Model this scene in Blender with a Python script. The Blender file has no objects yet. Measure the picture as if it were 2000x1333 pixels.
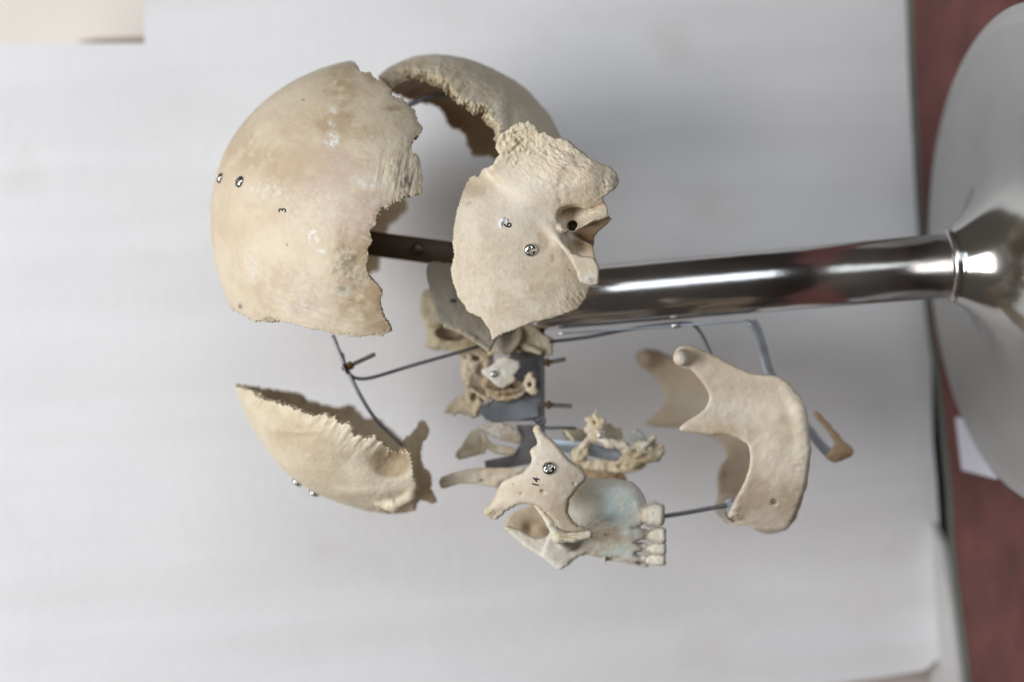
import bpy, math, random
import numpy as np
import openvdb
from mathutils import Vector, Matrix
from mathutils.bvhtree import BVHTree
random.seed(5)
sc = bpy.context.scene
COL = sc.collection

# ------------------------------------------------------------------ camera
K = 36.0 / 50.0 / 2000.0          # tangent per photo pixel, 50 mm lens
D0 = 0.72                         # distance of the stand's pole
S0 = D0 * K                       # metres per photo pixel at the pole
pitch, roll = math.radians(4.5), math.radians(3.7)
FW = Vector((0, math.cos(pitch), -math.sin(pitch)))
UP0 = Vector((0, math.sin(pitch), math.cos(pitch)))
XR = Vector((1, 0, 0))
RT = -math.cos(roll) * UP0 - math.sin(roll) * XR
UI = -math.sin(roll) * UP0 + math.cos(roll) * XR
CAM = Vector((0, 0, 0))
def W(px, py, w=0.0):
    d = D0 + w * S0
    return CAM + FW * d + RT * ((px - 1000) * K * d) - UI * ((py - 666.5) * K * d)
CAM = -W(2012, 500, 0)            # centre of the stand's foot is the world origin
def Wn(P):
    P = np.asarray(P, dtype=np.float64)
    d = D0 + P[:, 2] * S0
    f, r, u, c = (np.array(v) for v in (FW, RT, UI, CAM))
    return c + f * d[:, None] + r * ((P[:, 0] - 1000) * K * d)[:, None] - u * ((P[:, 1] - 666.5) * K * d)[:, None]
def ray(px, py):
    return (FW + RT * ((px - 1000) * K) - UI * ((py - 666.5) * K))
def floor_at(px, py, z=0.0):
    r = ray(px, py); t = (z - CAM.z) / r.z
    return CAM + r * t

cd = bpy.data.cameras.new('camera'); cam = bpy.data.objects.new('camera', cd); COL.objects.link(cam)
cd.lens = 50; cd.sensor_width = 36; cd.clip_start = 0.01; cd.clip_end = 50
m = Matrix((RT, UI, -FW)).transposed().to_4x4(); m.translation = CAM
cam.matrix_world = m
cd.dof.use_dof = True; cd.dof.focus_distance = D0 - 250 * S0; cd.dof.aperture_fstop = 2.9; cd.dof.aperture_blades = 0
sc.camera = cam
sc.view_settings.view_transform = 'Standard'; sc.view_settings.look = 'None'
sc.view_settings.exposure = -0.10; sc.view_settings.gamma = 1

# ------------------------------------------------------------------ light
wd = bpy.data.worlds.new('World'); sc.world = wd; wd.use_nodes = True
bg = wd.node_tree.nodes['Background']; bg.inputs[1].default_value = 0.32
_g = wd.node_tree.nodes.new('ShaderNodeTexCoord'); _s = wd.node_tree.nodes.new('ShaderNodeSeparateXYZ'); _r = wd.node_tree.nodes.new('ShaderNodeValToRGB')
wd.node_tree.links.new(_g.outputs['Generated'], _s.inputs[0])
_m = wd.node_tree.nodes.new('ShaderNodeMapRange'); _m.inputs[1].default_value = -1; wd.node_tree.links.new(_s.outputs[2], _m.inputs[0])
wd.node_tree.links.new(_m.outputs[0], _r.inputs[0]); wd.node_tree.links.new(_r.outputs[0], bg.inputs[0])
_e = _r.color_ramp.elements; _e[0].position = 0.30; _e[0].color = (0.07, 0.055, 0.045, 1); _e[1].position = 0.85; _e[1].color = (0.34, 0.30, 0.27, 1)   # an ordinary dim room
_x = _e.new(0.50); _x.color = (0.19, 0.165, 0.15, 1)
def area(name, loc, target, sx, sy, power, col):
    l = bpy.data.lights.new(name, 'AREA'); l.shape = 'RECTANGLE'; l.size = sx; l.size_y = sy
    l.energy = power; l.color = col
    o = bpy.data.objects.new(name, l); COL.objects.link(o)
    o.location = loc
    o.rotation_euler = (Vector(target) - Vector(loc)).to_track_quat('-Z', 'Y').to_euler()
    return o
MID = Vector((0, 0, 0.26))
area('window_light', (0.64, -1.5, 0.75), (0, 0, 0.5), 0.75, 2.4, 15, (0.84, 0.925, 1.0))
area('ceiling_light', (-0.12, -0.95, 1.7), MID, 0.9, 0.8, 31, (0.99, 0.975, 0.965))

# ------------------------------------------------------------------ tags
def tag(o, label=None, cat=None, group=None, kind=None):
    if label: o['label'] = label
    if cat: o['category'] = cat
    if group: o['group'] = group
    if kind: o['kind'] = kind
    return o

# ------------------------------------------------------------------ materials
def new_mat(name):
    m = bpy.data.materials.new(name); m.use_nodes = True
    return m, m.node_tree.nodes, m.node_tree.links, m.node_tree.nodes['Principled BSDF']
def simple(name, col, rough=0.5, metal=0.0, nscale=0, namp=0.1, bump=0.0, bscale=300, coat=0):
    m, N, L, b = new_mat(name)
    b.inputs['Roughness'].default_value = rough; b.inputs['Metallic'].default_value = metal
    b.inputs['Base Color'].default_value = (*col, 1)
    tc = N.new('ShaderNodeTexCoord')
    if nscale:
        n = N.new('ShaderNodeTexNoise'); n.inputs['Scale'].default_value = nscale; n.inputs['Detail'].default_value = 6
        L.new(tc.outputs['Object'], n.inputs['Vector'])
        r = N.new('ShaderNodeValToRGB')
        r.color_ramp.elements[0].position = 0.3; r.color_ramp.elements[1].position = 0.7
        r.color_ramp.elements[0].color = (*[c * (1 - namp) for c in col], 1)
        r.color_ramp.elements[1].color = (*[min(1, c * (1 + namp)) for c in col], 1)
        L.new(n.outputs[0], r.inputs[0]); L.new(r.outputs[0], b.inputs['Base Color'])
        mr = N.new('ShaderNodeMapRange'); mr.inputs[3].default_value = max(0.02, rough - 0.06); mr.inputs[4].default_value = rough + 0.08
        L.new(n.outputs[0], mr.inputs[0]); L.new(mr.outputs[0], b.inputs['Roughness'])
    if bump:
        n2 = N.new('ShaderNodeTexNoise'); n2.inputs['Scale'].default_value = bscale; n2.inputs['Detail'].default_value = 4
        L.new(tc.outputs['Object'], n2.inputs['Vector'])
        bp = N.new('ShaderNodeBump'); bp.inputs['Strength'].default_value = bump; bp.inputs['Distance'].default_value = 0.001
        L.new(n2.outputs[0], bp.inputs['Height']); L.new(bp.outputs[0], b.inputs['Normal'])
    return m
def bone_mat(name, base, tan, mott=0.5, bump=0.5):
    """bone: mottled cream, tan stains and dark dirt that also carry painted shade, teal copper stain and chalky white from painted masks, spongy cut edges"""
    m, N, L, b = new_mat(name)
    tc = N.new('ShaderNodeTexCoord')
    def noise(scale, detail=5, rough=0.55, dist=0.0):
        n = N.new('ShaderNodeTexNoise'); n.inputs['Scale'].default_value = scale; n.inputs['Detail'].default_value = detail
        n.inputs['Roughness'].default_value = rough; n.inputs['Distortion'].default_value = dist
        L.new(tc.outputs['Object'], n.inputs['Vector']); return n.outputs[0]
    def mix(f, a, bcol, mode='MIX'):
        x = N.new('ShaderNodeMix'); x.data_type = 'RGBA'; x.blend_type = mode
        for s, v in ((0, f), (6, a), (7, bcol)):
            if hasattr(v, 'is_linked') or hasattr(v, 'links'): L.new(v, x.inputs[s])
            elif isinstance(v, (int, float)): x.inputs[s].default_value = v
            else: x.inputs[s].default_value = (*v, 1)
        return x.outputs[2]
    def rng(v, a, c, lo=0., hi=1.):
        r = N.new('ShaderNodeMapRange'); L.new(v, r.inputs[0]); r.inputs[1].default_value = a; r.inputs[2].default_value = c
        r.inputs[3].default_value = lo; r.inputs[4].default_value = hi; return r.outputs[0]
    def mul(a, c):
        x = N.new('ShaderNodeMath'); x.operation = 'MULTIPLY'
        for i, v in enumerate((a, c)):
            if isinstance(v, (int, float)): x.inputs[i].default_value = v
            else: L.new(v, x.inputs[i])
        return x.outputs[0]
    at = N.new('ShaderNodeAttribute'); at.attribute_name = 'marks'
    sep = N.new('ShaderNodeSeparateColor'); L.new(at.outputs['Color'], sep.inputs[0])
    at2 = N.new('ShaderNodeAttribute'); at2.attribute_name = 'marks2'
    sep2 = N.new('ShaderNodeSeparateColor'); L.new(at2.outputs['Color'], sep2.inputs[0])
    big, mid, fine = noise(22, 4), noise(75, 6, 0.6, 0.6), noise(420, 4, 0.6)
    c = mix(rng(big, 0.38, 0.66, 0, mott), base, tan)
    c = mix(rng(mid, 0.5, 0.72, 0, 0.42), c, tuple(min(1, x * 1.12) for x in (base[0] * 0.98, base[1] * 1.01, base[2] * 1.06)))
    c = mix(rng(mid, 0.48, 0.30, 0, 0.35), c, (tan[0] * 0.92, tan[1] * 0.86, tan[2] * 0.86))
    c = mix(rng(fine, 0.55, 0.75, 0, 0.22), c, tuple(x * 0.72 for x in tan))
    c = mix(mul(sep.outputs[0], rng(mid, 0.3, 0.6, 0.6, 1)), c, (0.41, 0.285, 0.165))       # tan / brown stain; also shade painted on hollow and under faces
    c = mix(mul(sep2.outputs[2], rng(mid, 0.3, 0.6, 0.5, 1)), c, (0.56, 0.42, 0.345))       # pinkish zones
    c = mix(mul(sep2.outputs[1], rng(fine, 0.40, 0.58, 0.1, 1)), c, (0.78, 0.76, 0.74))     # chalky flakes
    c = mix(mul(sep2.outputs[0], rng(mid, 0.35, 0.6, 0.55, 1)), c, (0.62, 0.53, 0.35))      # spongy yellow edge
    c = mix(mul(sep.outputs[2], 1.0), c, (0.56, 0.68, 0.65))                                # teal copper stain
    c = mix(mul(sep.outputs[1], rng(fine, 0.36, 0.55, 0.25, 1)), c, (0.045, 0.035, 0.02))   # black dirt; also shade painted in holes and gaps
    L.new(c, b.inputs['Base Color'])
    L.new(rng(mid, 0.3, 0.7, 0.42, 0.62), b.inputs['Roughness'])
    b.inputs['Specular IOR Level'].default_value = 0.35
    b.inputs['Subsurface Weight'].default_value = 0.12
    b.inputs['Subsurface Radius'].default_value = (1.0, 0.6, 0.35); b.inputs['Subsurface Scale'].default_value = 0.0018
    vor = N.new('ShaderNodeTexVoronoi'); vor.inputs['Scale'].default_value = 900; L.new(tc.outputs['Object'], vor.inputs['Vector'])
    pit = rng(vor.outputs['Distance'], 0.0, 0.22, 0, 1)
    b1 = N.new('ShaderNodeBump'); b1.inputs['Strength'].default_value = bump; b1.inputs['Distance'].default_value = 0.0005; L.new(mid, b1.inputs['Height'])
    b2 = N.new('ShaderNodeBump'); b2.inputs['Strength'].default_value = bump * 0.55; b2.inputs['Distance'].default_value = 0.0003
    L.new(fine, b2.inputs['Height']); L.new(b1.outputs[0], b2.inputs['Normal'])
    b3 = N.new('ShaderNodeBump'); b3.inputs['Strength'].default_value = bump * 0.35; b3.inputs['Distance'].default_value = 0.0002
    L.new(pit, b3.inputs['Height']); L.new(b2.outputs[0], b3.inputs['Normal'])
    L.new(b3.outputs[0], b.inputs['Normal'])
    return m
BONE_WARM = bone_mat('bone_warm', (0.68, 0.585, 0.44), (0.53, 0.41, 0.275), 0.80, 0.7)
BONE_PALE = bone_mat('bone_pale', (0.75, 0.665, 0.525), (0.60, 0.49, 0.355), 0.85, 1.0)
BONE_PINK = bone_mat('bone_pinkish', (0.71, 0.625, 0.50), (0.54, 0.45, 0.335), 0.85, 0.9)
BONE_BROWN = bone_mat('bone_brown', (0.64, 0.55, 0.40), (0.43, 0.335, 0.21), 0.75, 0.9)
BONE_CREAM = bone_mat('bone_cream', (0.73, 0.645, 0.495), (0.60, 0.50, 0.345), 0.75, 0.7)
BONE_DARK = bone_mat('bone_dark', (0.40, 0.29, 0.18), (0.27, 0.18, 0.10), 0.8, 0.8)
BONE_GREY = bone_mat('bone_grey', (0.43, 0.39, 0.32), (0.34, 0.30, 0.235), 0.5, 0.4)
BONE_WHITE = bone_mat('bone_white', (0.72, 0.69, 0.60), (0.60, 0.53, 0.40), 0.5, 0.6)
TOOTH = bone_mat('tooth_enamel', (0.78, 0.75, 0.67), (0.64, 0.55, 0.38), 0.45, 0.25)
CHROME = simple('polished_steel', (0.60, 0.58, 0.57), 0.19, 1.0, 30, 0.10, 0.15, 90)
CHROME_BASE = simple('spun_steel', (0.57, 0.565, 0.54), 0.13, 1.0, 14, 0.12, 0.45, 11)
STEEL = simple('dull_steel', (0.24, 0.23, 0.245), 0.45, 0.6, 90, 0.25)
WIRE = simple('wire_steel', (0.20, 0.20, 0.21), 0.42, 1.0, 90, 0.2)
ZINC = simple('zinc_strip', (0.40, 0.43, 0.48), 0.38, 0.75, 60, 0.35)
BARMAT = simple('brown_flat_bar', (0.115, 0.085, 0.06), 0.5, 0.6, 70, 0.2, 0.2)
BRASS = simple('rusty_nut', (0.20, 0.11, 0.05), 0.5, 0.7, 400, 0.4)
BOLT = simple('dark_bolt', (0.12, 0.115, 0.11), 0.45, 0.9, 200, 0.2)
SCREWM = simple('screw_steel', (0.62, 0.62, 0.62), 0.16, 1.0, 200, 0.1)
INK = simple('black_ink', (0.012, 0.01, 0.014), 0.5)
GLUE = simple('white_glue', (0.75, 0.76, 0.78), 0.25)

# ------------------------------------------------------------------ noise and signed distance tools
_rs = np.random.RandomState(7)
LAT = _rs.rand(64, 64, 64).astype(np.float32) * 2 - 1
def vn(x, y, z, s, seed=0):
    x = x / s + seed * 7.31 + 500; y = y / s + seed * 3.17 + 500; z = z / s + seed * 5.77 + 500
    xi = np.floor(x).astype(np.int32); yi = np.floor(y).astype(np.int32); zi = np.floor(z).astype(np.int32)
    fx, fy, fz = x - xi, y - yi, z - zi
    fx = fx * fx * (3 - 2 * fx); fy = fy * fy * (3 - 2 * fy); fz = fz * fz * (3 - 2 * fz)
    x0, x1 = xi & 63, (xi + 1) & 63; y0, y1 = yi & 63, (yi + 1) & 63; z0, z1 = zi & 63, (zi + 1) & 63
    a = LAT[x0, y0, z0] * (1 - fx) + LAT[x1, y0, z0] * fx
    b = LAT[x0, y1, z0] * (1 - fx) + LAT[x1, y1, z0] * fx
    c = LAT[x0, y0, z1] * (1 - fx) + LAT[x1, y0, z1] * fx
    d = LAT[x0, y1, z1] * (1 - fx) + LAT[x1, y1, z1] * fx
    return (a * (1 - fy) + b * fy) * (1 - fz) + (c * (1 - fy) + d * fy) * fz
def fbm(x, y, z, s, o=3, seed=0):
    v = 0; a = 1.0; t = 0
    for i in range(o):
        v = v + a * vn(x, y, z, s, seed + i * 11); t += a; a *= 0.55; s *= 0.5
    return v / t
def catmull(p, n=5, closed=True):
    p = np.array(p, float); N = len(p); out = []
    for i in range(N if closed else N - 1):
        if closed: a, b, c, d = p[i - 1], p[i], p[(i + 1) % N], p[(i + 2) % N]
        else: a, b, c, d = p[max(i - 1, 0)], p[i], p[i + 1], p[min(i + 2, N - 1)]
        for k in range(n):
            t = k / n
            out.append(0.5 * ((2 * b) + (c - a) * t + (2 * a - 5 * b + 4 * c - d) * t * t + (3 * b - a - 3 * c + d) * t ** 3))
    if not closed: out.append(p[-1])
    return np.array(out)
def smin(a, b, k):
    h = np.clip(0.5 + 0.5 * (b - a) / k, 0, 1)
    return b * (1 - h) + a * h - k * h * (1 - h)
def smax(a, b, k): return -smin(-a, -b, k)

class Grid:
    def __init__(s, x0, x1, y0, y1, z0, z1, vox=2.0):
        s.vox = vox; s.o = np.array((x0, y0, z0), float)
        s.x = np.arange(x0, x1, vox, dtype=np.float32); s.y = np.arange(y0, y1, vox, dtype=np.float32); s.z = np.arange(z0, z1, vox, dtype=np.float32)
        s.X, s.Y, s.Z = s.x[:, None, None], s.y[None, :, None], s.z[None, None, :]
        s.X2, s.Y2 = np.meshgrid(s.x, s.y, indexing='ij')
    def poly(s, pts, smooth=3, jag=0.0, js=12, seed=0, teeth=0.0, tw=9, tmask=None):
        P = catmull(pts, smooth) if smooth > 1 else np.array(pts, float)
        X, Y = s.X2, s.Y2
        best = np.full(X.shape, 1e9, np.float32); arc = np.zeros(X.shape, np.float32); inside = np.zeros(X.shape, bool)
        L = 0.0
        for i in range(len(P)):
            ax, ay = P[i]; bx, by = P[(i + 1) % len(P)]
            dx, dy = bx - ax, by - ay; l2 = dx * dx + dy * dy + 1e-9
            t = np.clip(((X - ax) * dx + (Y - ay) * dy) / l2, 0, 1)
            d = (X - ax - t * dx) ** 2 + (Y - ay - t * dy) ** 2
            if teeth:
                mk = d < best; arc[mk] = (L + t * math.sqrt(l2))[mk]; best = np.where(mk, d, best)
            else: best = np.minimum(best, d)
            L += math.sqrt(l2)
            if ay != by:
                c = ((ay > Y) != (by > Y)) & (X < (bx - ax) * (Y - ay) / (by - ay) + ax)
                inside ^= c
        sd = np.sqrt(best); sd = np.where(inside, -sd, sd)
        if jag: sd = sd + jag * fbm(X, Y, X * 0, js, 3, seed)
        if teeth:
            ph = arc / tw + 0.8 * vn(X, Y, X * 0, 40, seed + 3)
            tri = np.abs((ph % 1) * 2 - 1) - 0.5
            w = 0.55 + 0.45 * vn(X, Y, X * 0, 23, seed + 5)
            tt = teeth * tri * w
            if tmask is not None: tt = tt * tmask(X, Y)
            sd = sd + tt
        return sd.astype(np.float32)
    def slab(s, sd, h, t, r=None):
        """rounded extruded outline; h = depth of its middle (array or number), t = half thickness"""
        r = (t if np.isscalar(t) else float(t.min())) if r is None else r
        if not np.isscalar(h):
            gx, gy = np.gradient(h, s.vox); k = (1 / np.sqrt(1 + gx * gx + gy * gy))[:, :, None]; h = h[:, :, None]
        else: k = 1
        tt = t if np.isscalar(t) else t[:, :, None]
        a = (np.abs(s.Z - h) * k - tt + r); b = (sd + r)[:, :, None]
        return np.minimum(np.maximum(a, b), 0) + np.sqrt(np.maximum(a, 0) ** 2 + np.maximum(b, 0) ** 2) - r
    def cap(s, p0, p1, r0, r1):
        a = np.array(p0, float); d = np.array(p1, float) - a; l2 = float(d @ d) + 1e-9
        t = np.clip(((s.X - a[0]) * d[0] + (s.Y - a[1]) * d[1] + (s.Z - a[2]) * d[2]) / l2, 0, 1)
        return np.sqrt((s.X - a[0] - t * d[0]) ** 2 + (s.Y - a[1] - t * d[1]) ** 2 + (s.Z - a[2] - t * d[2]) ** 2) - (r0 + (r1 - r0) * t)
    def chain(s, pts, k=6):
        v = None
        for i in range(len(pts) - 1):
            c = s.cap(pts[i][:3], pts[i + 1][:3], pts[i][3], pts[i + 1][3])
            v = c if v is None else smin(v, c, k)
        return v
    def ell(s, c, r):
        q = np.sqrt(((s.X - c[0]) / r[0]) ** 2 + ((s.Y - c[1]) / r[1]) ** 2 + ((s.Z - c[2]) / r[2]) ** 2)
        return (q - 1) * min(r)
    def look(s, A, x, y):
        i = np.clip((x - s.x[0]) / s.vox, 0, len(s.x) - 1.001); j = np.clip((y - s.y[0]) / s.vox, 0, len(s.y) - 1.001)
        i0 = i.astype(int); j0 = j.astype(int); fi = i - i0; fj = j - j0
        return (A[i0, j0] * (1 - fi) + A[i0 + 1, j0] * fi) * (1 - fj) + (A[i0, j0 + 1] * (1 - fi) + A[i0 + 1, j0 + 1] * fi) * fj

def blobs(V, lst, seed=0, ns=18):
    m = np.zeros(len(V)); x, y, z = V[:, 0], V[:, 1], V[:, 2]
    n = fbm(x, y, z, ns, 3, seed)
    for (bx, by, rx, ry, a) in lst:
        d = ((x - bx) / rx) ** 2 + ((y - by) / ry) ** 2
        m = np.maximum(m, a * np.clip(1.35 * np.exp(-d) * (1 + 1.6 * n) - 0.12, 0, 1))
    return m
def gauss(X, Y, lst):
    h = 0
    for (bx, by, rx, ry, a) in lst: h = h + a * np.exp(-((X - bx) / rx) ** 2 - ((Y - by) / ry) ** 2)
    return h

BV = {}
def mesh_from(sd, g, name, mat, parent=None, disp=None, marks=None, world=True, smooth_it=1):
    """marching of the distance field, vertex displacement, colour masks, then placed in the world"""
    fg = openvdb.FloatGrid(3.0 * g.vox); A = np.ascontiguousarray(np.clip(sd, -3 * g.vox, 3 * g.vox), dtype=np.float32)
    A[0] = A[-1] = 3 * g.vox; A[:, 0] = A[:, -1] = 3 * g.vox; A[:, :, 0] = A[:, :, -1] = 3 * g.vox
    fg.copyFromArray(A); P, Q = fg.convertToQuads(0.0)
    V = np.array(P, dtype=np.float64) * g.vox + g.o; Q = np.array(Q, dtype=np.int64)
    for _ in range(smooth_it):
        acc = np.zeros_like(V); cnt = np.zeros(len(V))
        for a, b in ((0, 1), (1, 2), (2, 3), (3, 0)):
            np.add.at(acc, Q[:, a], V[Q[:, b]]); np.add.at(acc, Q[:, b], V[Q[:, a]])
            cnt += np.bincount(Q[:, a], minlength=len(V)) + np.bincount(Q[:, b], minlength=len(V))
        V = 0.5 * V + 0.5 * acc / np.maximum(cnt, 1)[:, None]
    # winding: outward normals
    n = np.cross(V[Q[:, 2]] - V[Q[:, 0]], V[Q[:, 3]] - V[Q[:, 1]])
    if disp is not None:
        vnm = np.zeros_like(V)
        for k in range(4): np.add.at(vnm, Q[:, k], n)
        vnm /= np.linalg.norm(vnm, axis=1)[:, None] + 1e-9
        c = (V[Q[:, 0]] + V[Q[:, 2]]) * 0.5
        vol = (c * n).sum()
        if vol < 0: vnm = -vnm
        dv = disp(V, vnm)
        if isinstance(dv, tuple): V = V + vnm * dv[0][:, None] + dv[1]
        else: V = V + vnm * dv[:, None]
    if (((V[Q[:, 0]] + V[Q[:, 2]]) * 0.5 - V.mean(0)) * n).sum() < 0: Q = Q[:, ::-1]
    # px space is left handed against the world (y down, depth forward)? keep the orientation outward in the world
    Wv = Wn(V) if world else V * S0
    cen = Wv.mean(0) if world else np.zeros(3)
    me = bpy.data.meshes.new(name)
    Wl = Wv - cen
    nw = np.cross(Wl[Q[:, 2]] - Wl[Q[:, 0]], Wl[Q[:, 3]] - Wl[Q[:, 1]])
    if ((Wl[Q[:, 0]] + Wl[Q[:, 2]]) * nw).sum() < 0: Q = Q[:, ::-1]
    me.vertices.add(len(Wl)); me.vertices.foreach_set('co', Wl.astype(np.float32).ravel())
    me.loops.add(len(Q) * 4); me.loops.foreach_set('vertex_index', Q.astype(np.int32).ravel())
    me.polygons.add(len(Q)); me.polygons.foreach_set('loop_start', np.arange(0, len(Q) * 4, 4, dtype=np.int32))
    me.polygons.foreach_set('use_smooth', np.ones(len(Q), bool))
    me.update(calc_edges=True)
    if marks is not None:
        mk = marks(V)
        for nm, keys in (('marks', ('tan', 'dark', 'teal')), ('marks2', ('edge', 'chalk', 'pink'))):
            a = me.attributes.new(nm, 'FLOAT_COLOR', 'POINT'); buf = np.zeros((len(V), 4), np.float32); buf[:, 3] = 1
            for i, k in enumerate(keys):
                if k in mk: buf[:, i] = np.clip(mk[k], 0, 1)
            a.data.foreach_set('color', buf.ravel())
    me.materials.append(mat)
    o = bpy.data.objects.new(name, me); COL.objects.link(o)
    if world:
        o.location = cen
        BV[o.name] = BVHTree.FromPolygons([tuple(v) for v in V], Q.tolist())
    if parent: put(o, parent)
    return o
WL = {}
def wl(o): return Vector(WL.get(o.name, o.location))
def put(o, parent):
    p = wl(o); WL[o.name] = p.copy(); o.parent = parent; o.location = p - wl(parent)

def rough(a=0.5, s=9, o=3, seed=0): return lambda V, n: a * fbm(V[:, 0], V[:, 1], V[:, 2], s, o, seed)

# dome: a shell whose outline, seen from the camera side, is given by points; cut radially along outlines
def dome(g, c, z0, cz, outline, t, near, far, zsplit, tap=None, tz=0.0, ts=9):
    X, Y, Z = g.X, g.Y, g.Z
    th = np.array([math.atan2(y - c[1], x - c[0]) for x, y in outline]); rr = np.array([math.hypot(x - c[0], y - c[1]) for x, y in outline])
    o = np.argsort(th); th, rr = th[o], rr[o]
    th = np.concatenate((th[-3:] - 2 * np.pi, th, th[:3] + 2 * np.pi)); rr = np.concatenate((rr[-3:], rr, rr[:3]))
    # smooth periodic interpolation
    ang = np.linspace(-np.pi, np.pi, 361); rv = np.interp(ang, th, rr)
    for _ in range(60): rv = np.convolve(np.concatenate((rv[-5:-1], rv, rv[1:5])), np.ones(9) / 9, 'valid') if _ % 3 == 0 else rv
    T2 = np.arctan2(g.Y2 - c[1], g.X2 - c[0]); R2 = np.interp(T2, ang, rv).astype(np.float32)
    rho = np.sqrt((g.X2 - c[0]) ** 2 + (g.Y2 - c[1]) ** 2)
    q2 = ((rho / R2) ** 2)[:, :, None]; zz = ((Z - z0) / cz) ** 2
    G = np.sqrt(q2 + zz + 1e-9)
    gr = np.sqrt((rho / R2 ** 2)[:, :, None] ** 2 + ((Z - z0) / cz ** 2) ** 2) / G
    sd = (G - 1) / np.maximum(gr, 1e-4)
    tt = t
    shell = np.abs(sd + tt / 2) - tt / 2
    idx = np.nonzero(shell < 3 * g.vox)
    xs, ys, zs = g.x[idx[0]], g.y[idx[1]], g.z[idx[2]]
    Gi = G[idx]
    qx, qy, qz = c[0] + (xs - c[0]) / Gi, c[1] + (ys - c[1]) / Gi, z0 + (zs - z0) / Gi
    cn = g.look(near, qx, qy); cf = g.look(far, qx, qy) if far is not None else cn
    k = np.clip((qz - zsplit) / 12 + 0.5, 0, 1)
    if far is None: cut = np.maximum(cn, qz - zsplit)
    else: cut = cn * (1 - k) + cf * k
    if tz:
        cut = cut + tz * fbm(xs, ys, zs, ts, 3, 4)
    v = np.maximum(shell[idx], cut)
    out = np.full(shell.shape, 3 * g.vox, np.float32); out[idx] = v
    def cutval(V):
        Gv = np.sqrt((np.hypot(V[:, 0] - c[0], V[:, 1] - c[1]) / np.interp(np.arctan2(V[:, 1] - c[1], V[:, 0] - c[0]), ang, rv)) ** 2 + ((V[:, 2] - z0) / cz) ** 2)
        x = c[0] + (V[:, 0] - c[0]) / Gv; y = c[1] + (V[:, 1] - c[1]) / Gv; z = z0 + (V[:, 2] - z0) / Gv
        a = g.look(near, x, y)
        if far is None: return np.maximum(a, z - zsplit), Gv
        b = g.look(far, x, y); kk = np.clip((z - zsplit) / 12 + 0.5, 0, 1)
        return a * (1 - kk) + b * kk, Gv
    return out, cutval

# hit the front of a bone from the camera side (in photo space)
def hit(o, x, y, d=(0, 0, 1), start=-700):
    loc, nor, i, dist = BV[o.name].ray_cast(Vector((x, y, start)), Vector(d))
    return loc, nor

# ------------------------------------------------------------------ generic mesh builders (world space)
def add_mesh(name, verts, faces, mat, parent=None, smooth=False, cen=None):
    V = np.array([tuple(v) for v in verts], float); c = V.mean(0) if cen is None else np.array(cen)
    me = bpy.data.meshes.new(name); me.from_pydata((V - c).tolist(), [], faces); me.update()
    if smooth: me.polygons.foreach_set('use_smooth', [True] * len(me.polygons))
    me.materials.append(mat)
    o = bpy.data.objects.new(name, me); COL.objects.link(o); o.location = c
    if parent: put(o, parent)
    return o
def empty(name, loc):
    o = bpy.data.objects.new(name, None); COL.objects.link(o); o.location = loc; o.empty_display_size = 0.01; return o
def frame(d, hint=Vector((0, 1, 0))):
    d = d.normalized(); a = hint - d * hint.dot(d)
    if a.length < 1e-3: a = Vector((1, 0, 0)) - d * d.x
    a.normalize(); return a, d.cross(a)
def sweep(name, pts, prof, mat, parent=None, n=6, hint=Vector((0, 1, 0)), smooth=True, closed_prof=True):
    """profile (list of (a, b) metres in the hint frame) swept along photo-space points (x, y, w[, scale])"""
    P = catmull([p[:3] for p in pts], n, closed=False); Wp = [W(*p) for p in P]; m = len(prof)
    vs, fs = [], []
    for i, p in enumerate(Wp):
        d = (Wp[min(i + 1, len(Wp) - 1)] - Wp[max(i - 1, 0)]); a, b = frame(d, hint)
        for (u, v) in prof: vs.append(p + a * u + b * v)
    for i in range(len(Wp) - 1):
        for k in range(m): fs.append((i * m + k, i * m + (k + 1) % m, (i + 1) * m + (k + 1) % m, (i + 1) * m + k))
    fs.append(tuple(range(m))[::-1]); fs.append(tuple((len(Wp) - 1) * m + k for k in range(m)))
    return add_mesh(name, vs, fs, mat, parent, smooth)
def circ(r, n=12): return [(r * math.cos(2 * math.pi * k / n), r * math.sin(2 * math.pi * k / n)) for k in range(n)]
def rectp(a, b, c=0.0002):
    return [(-a, -b + c), (-a + c, -b), (a - c, -b), (a, -b + c), (a, b - c), (a - c, b), (-a + c, b), (-a, b - c)]
def lathe(name, prof, p, axis, mat, parent=None, n=96, smooth=True, caps=True):
    a, b = frame(axis); ax = axis.normalized(); vs, fs = [], []
    for (r, h) in prof:
        for k in range(n):
            t = 2 * math.pi * k / n; vs.append(p + ax * h + a * (r * math.cos(t)) + b * (r * math.sin(t)))
    for i in range(len(prof) - 1):
        for k in range(n): fs.append((i * n + k, (i + 1) * n + k, (i + 1) * n + (k + 1) % n, i * n + (k + 1) % n))
    if caps: fs.append(tuple(range(n))); fs.append(tuple((len(prof) - 1) * n + k for k in range(n))[::-1])
    return add_mesh(name, vs, fs, mat, parent, smooth, cen=p)

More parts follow.
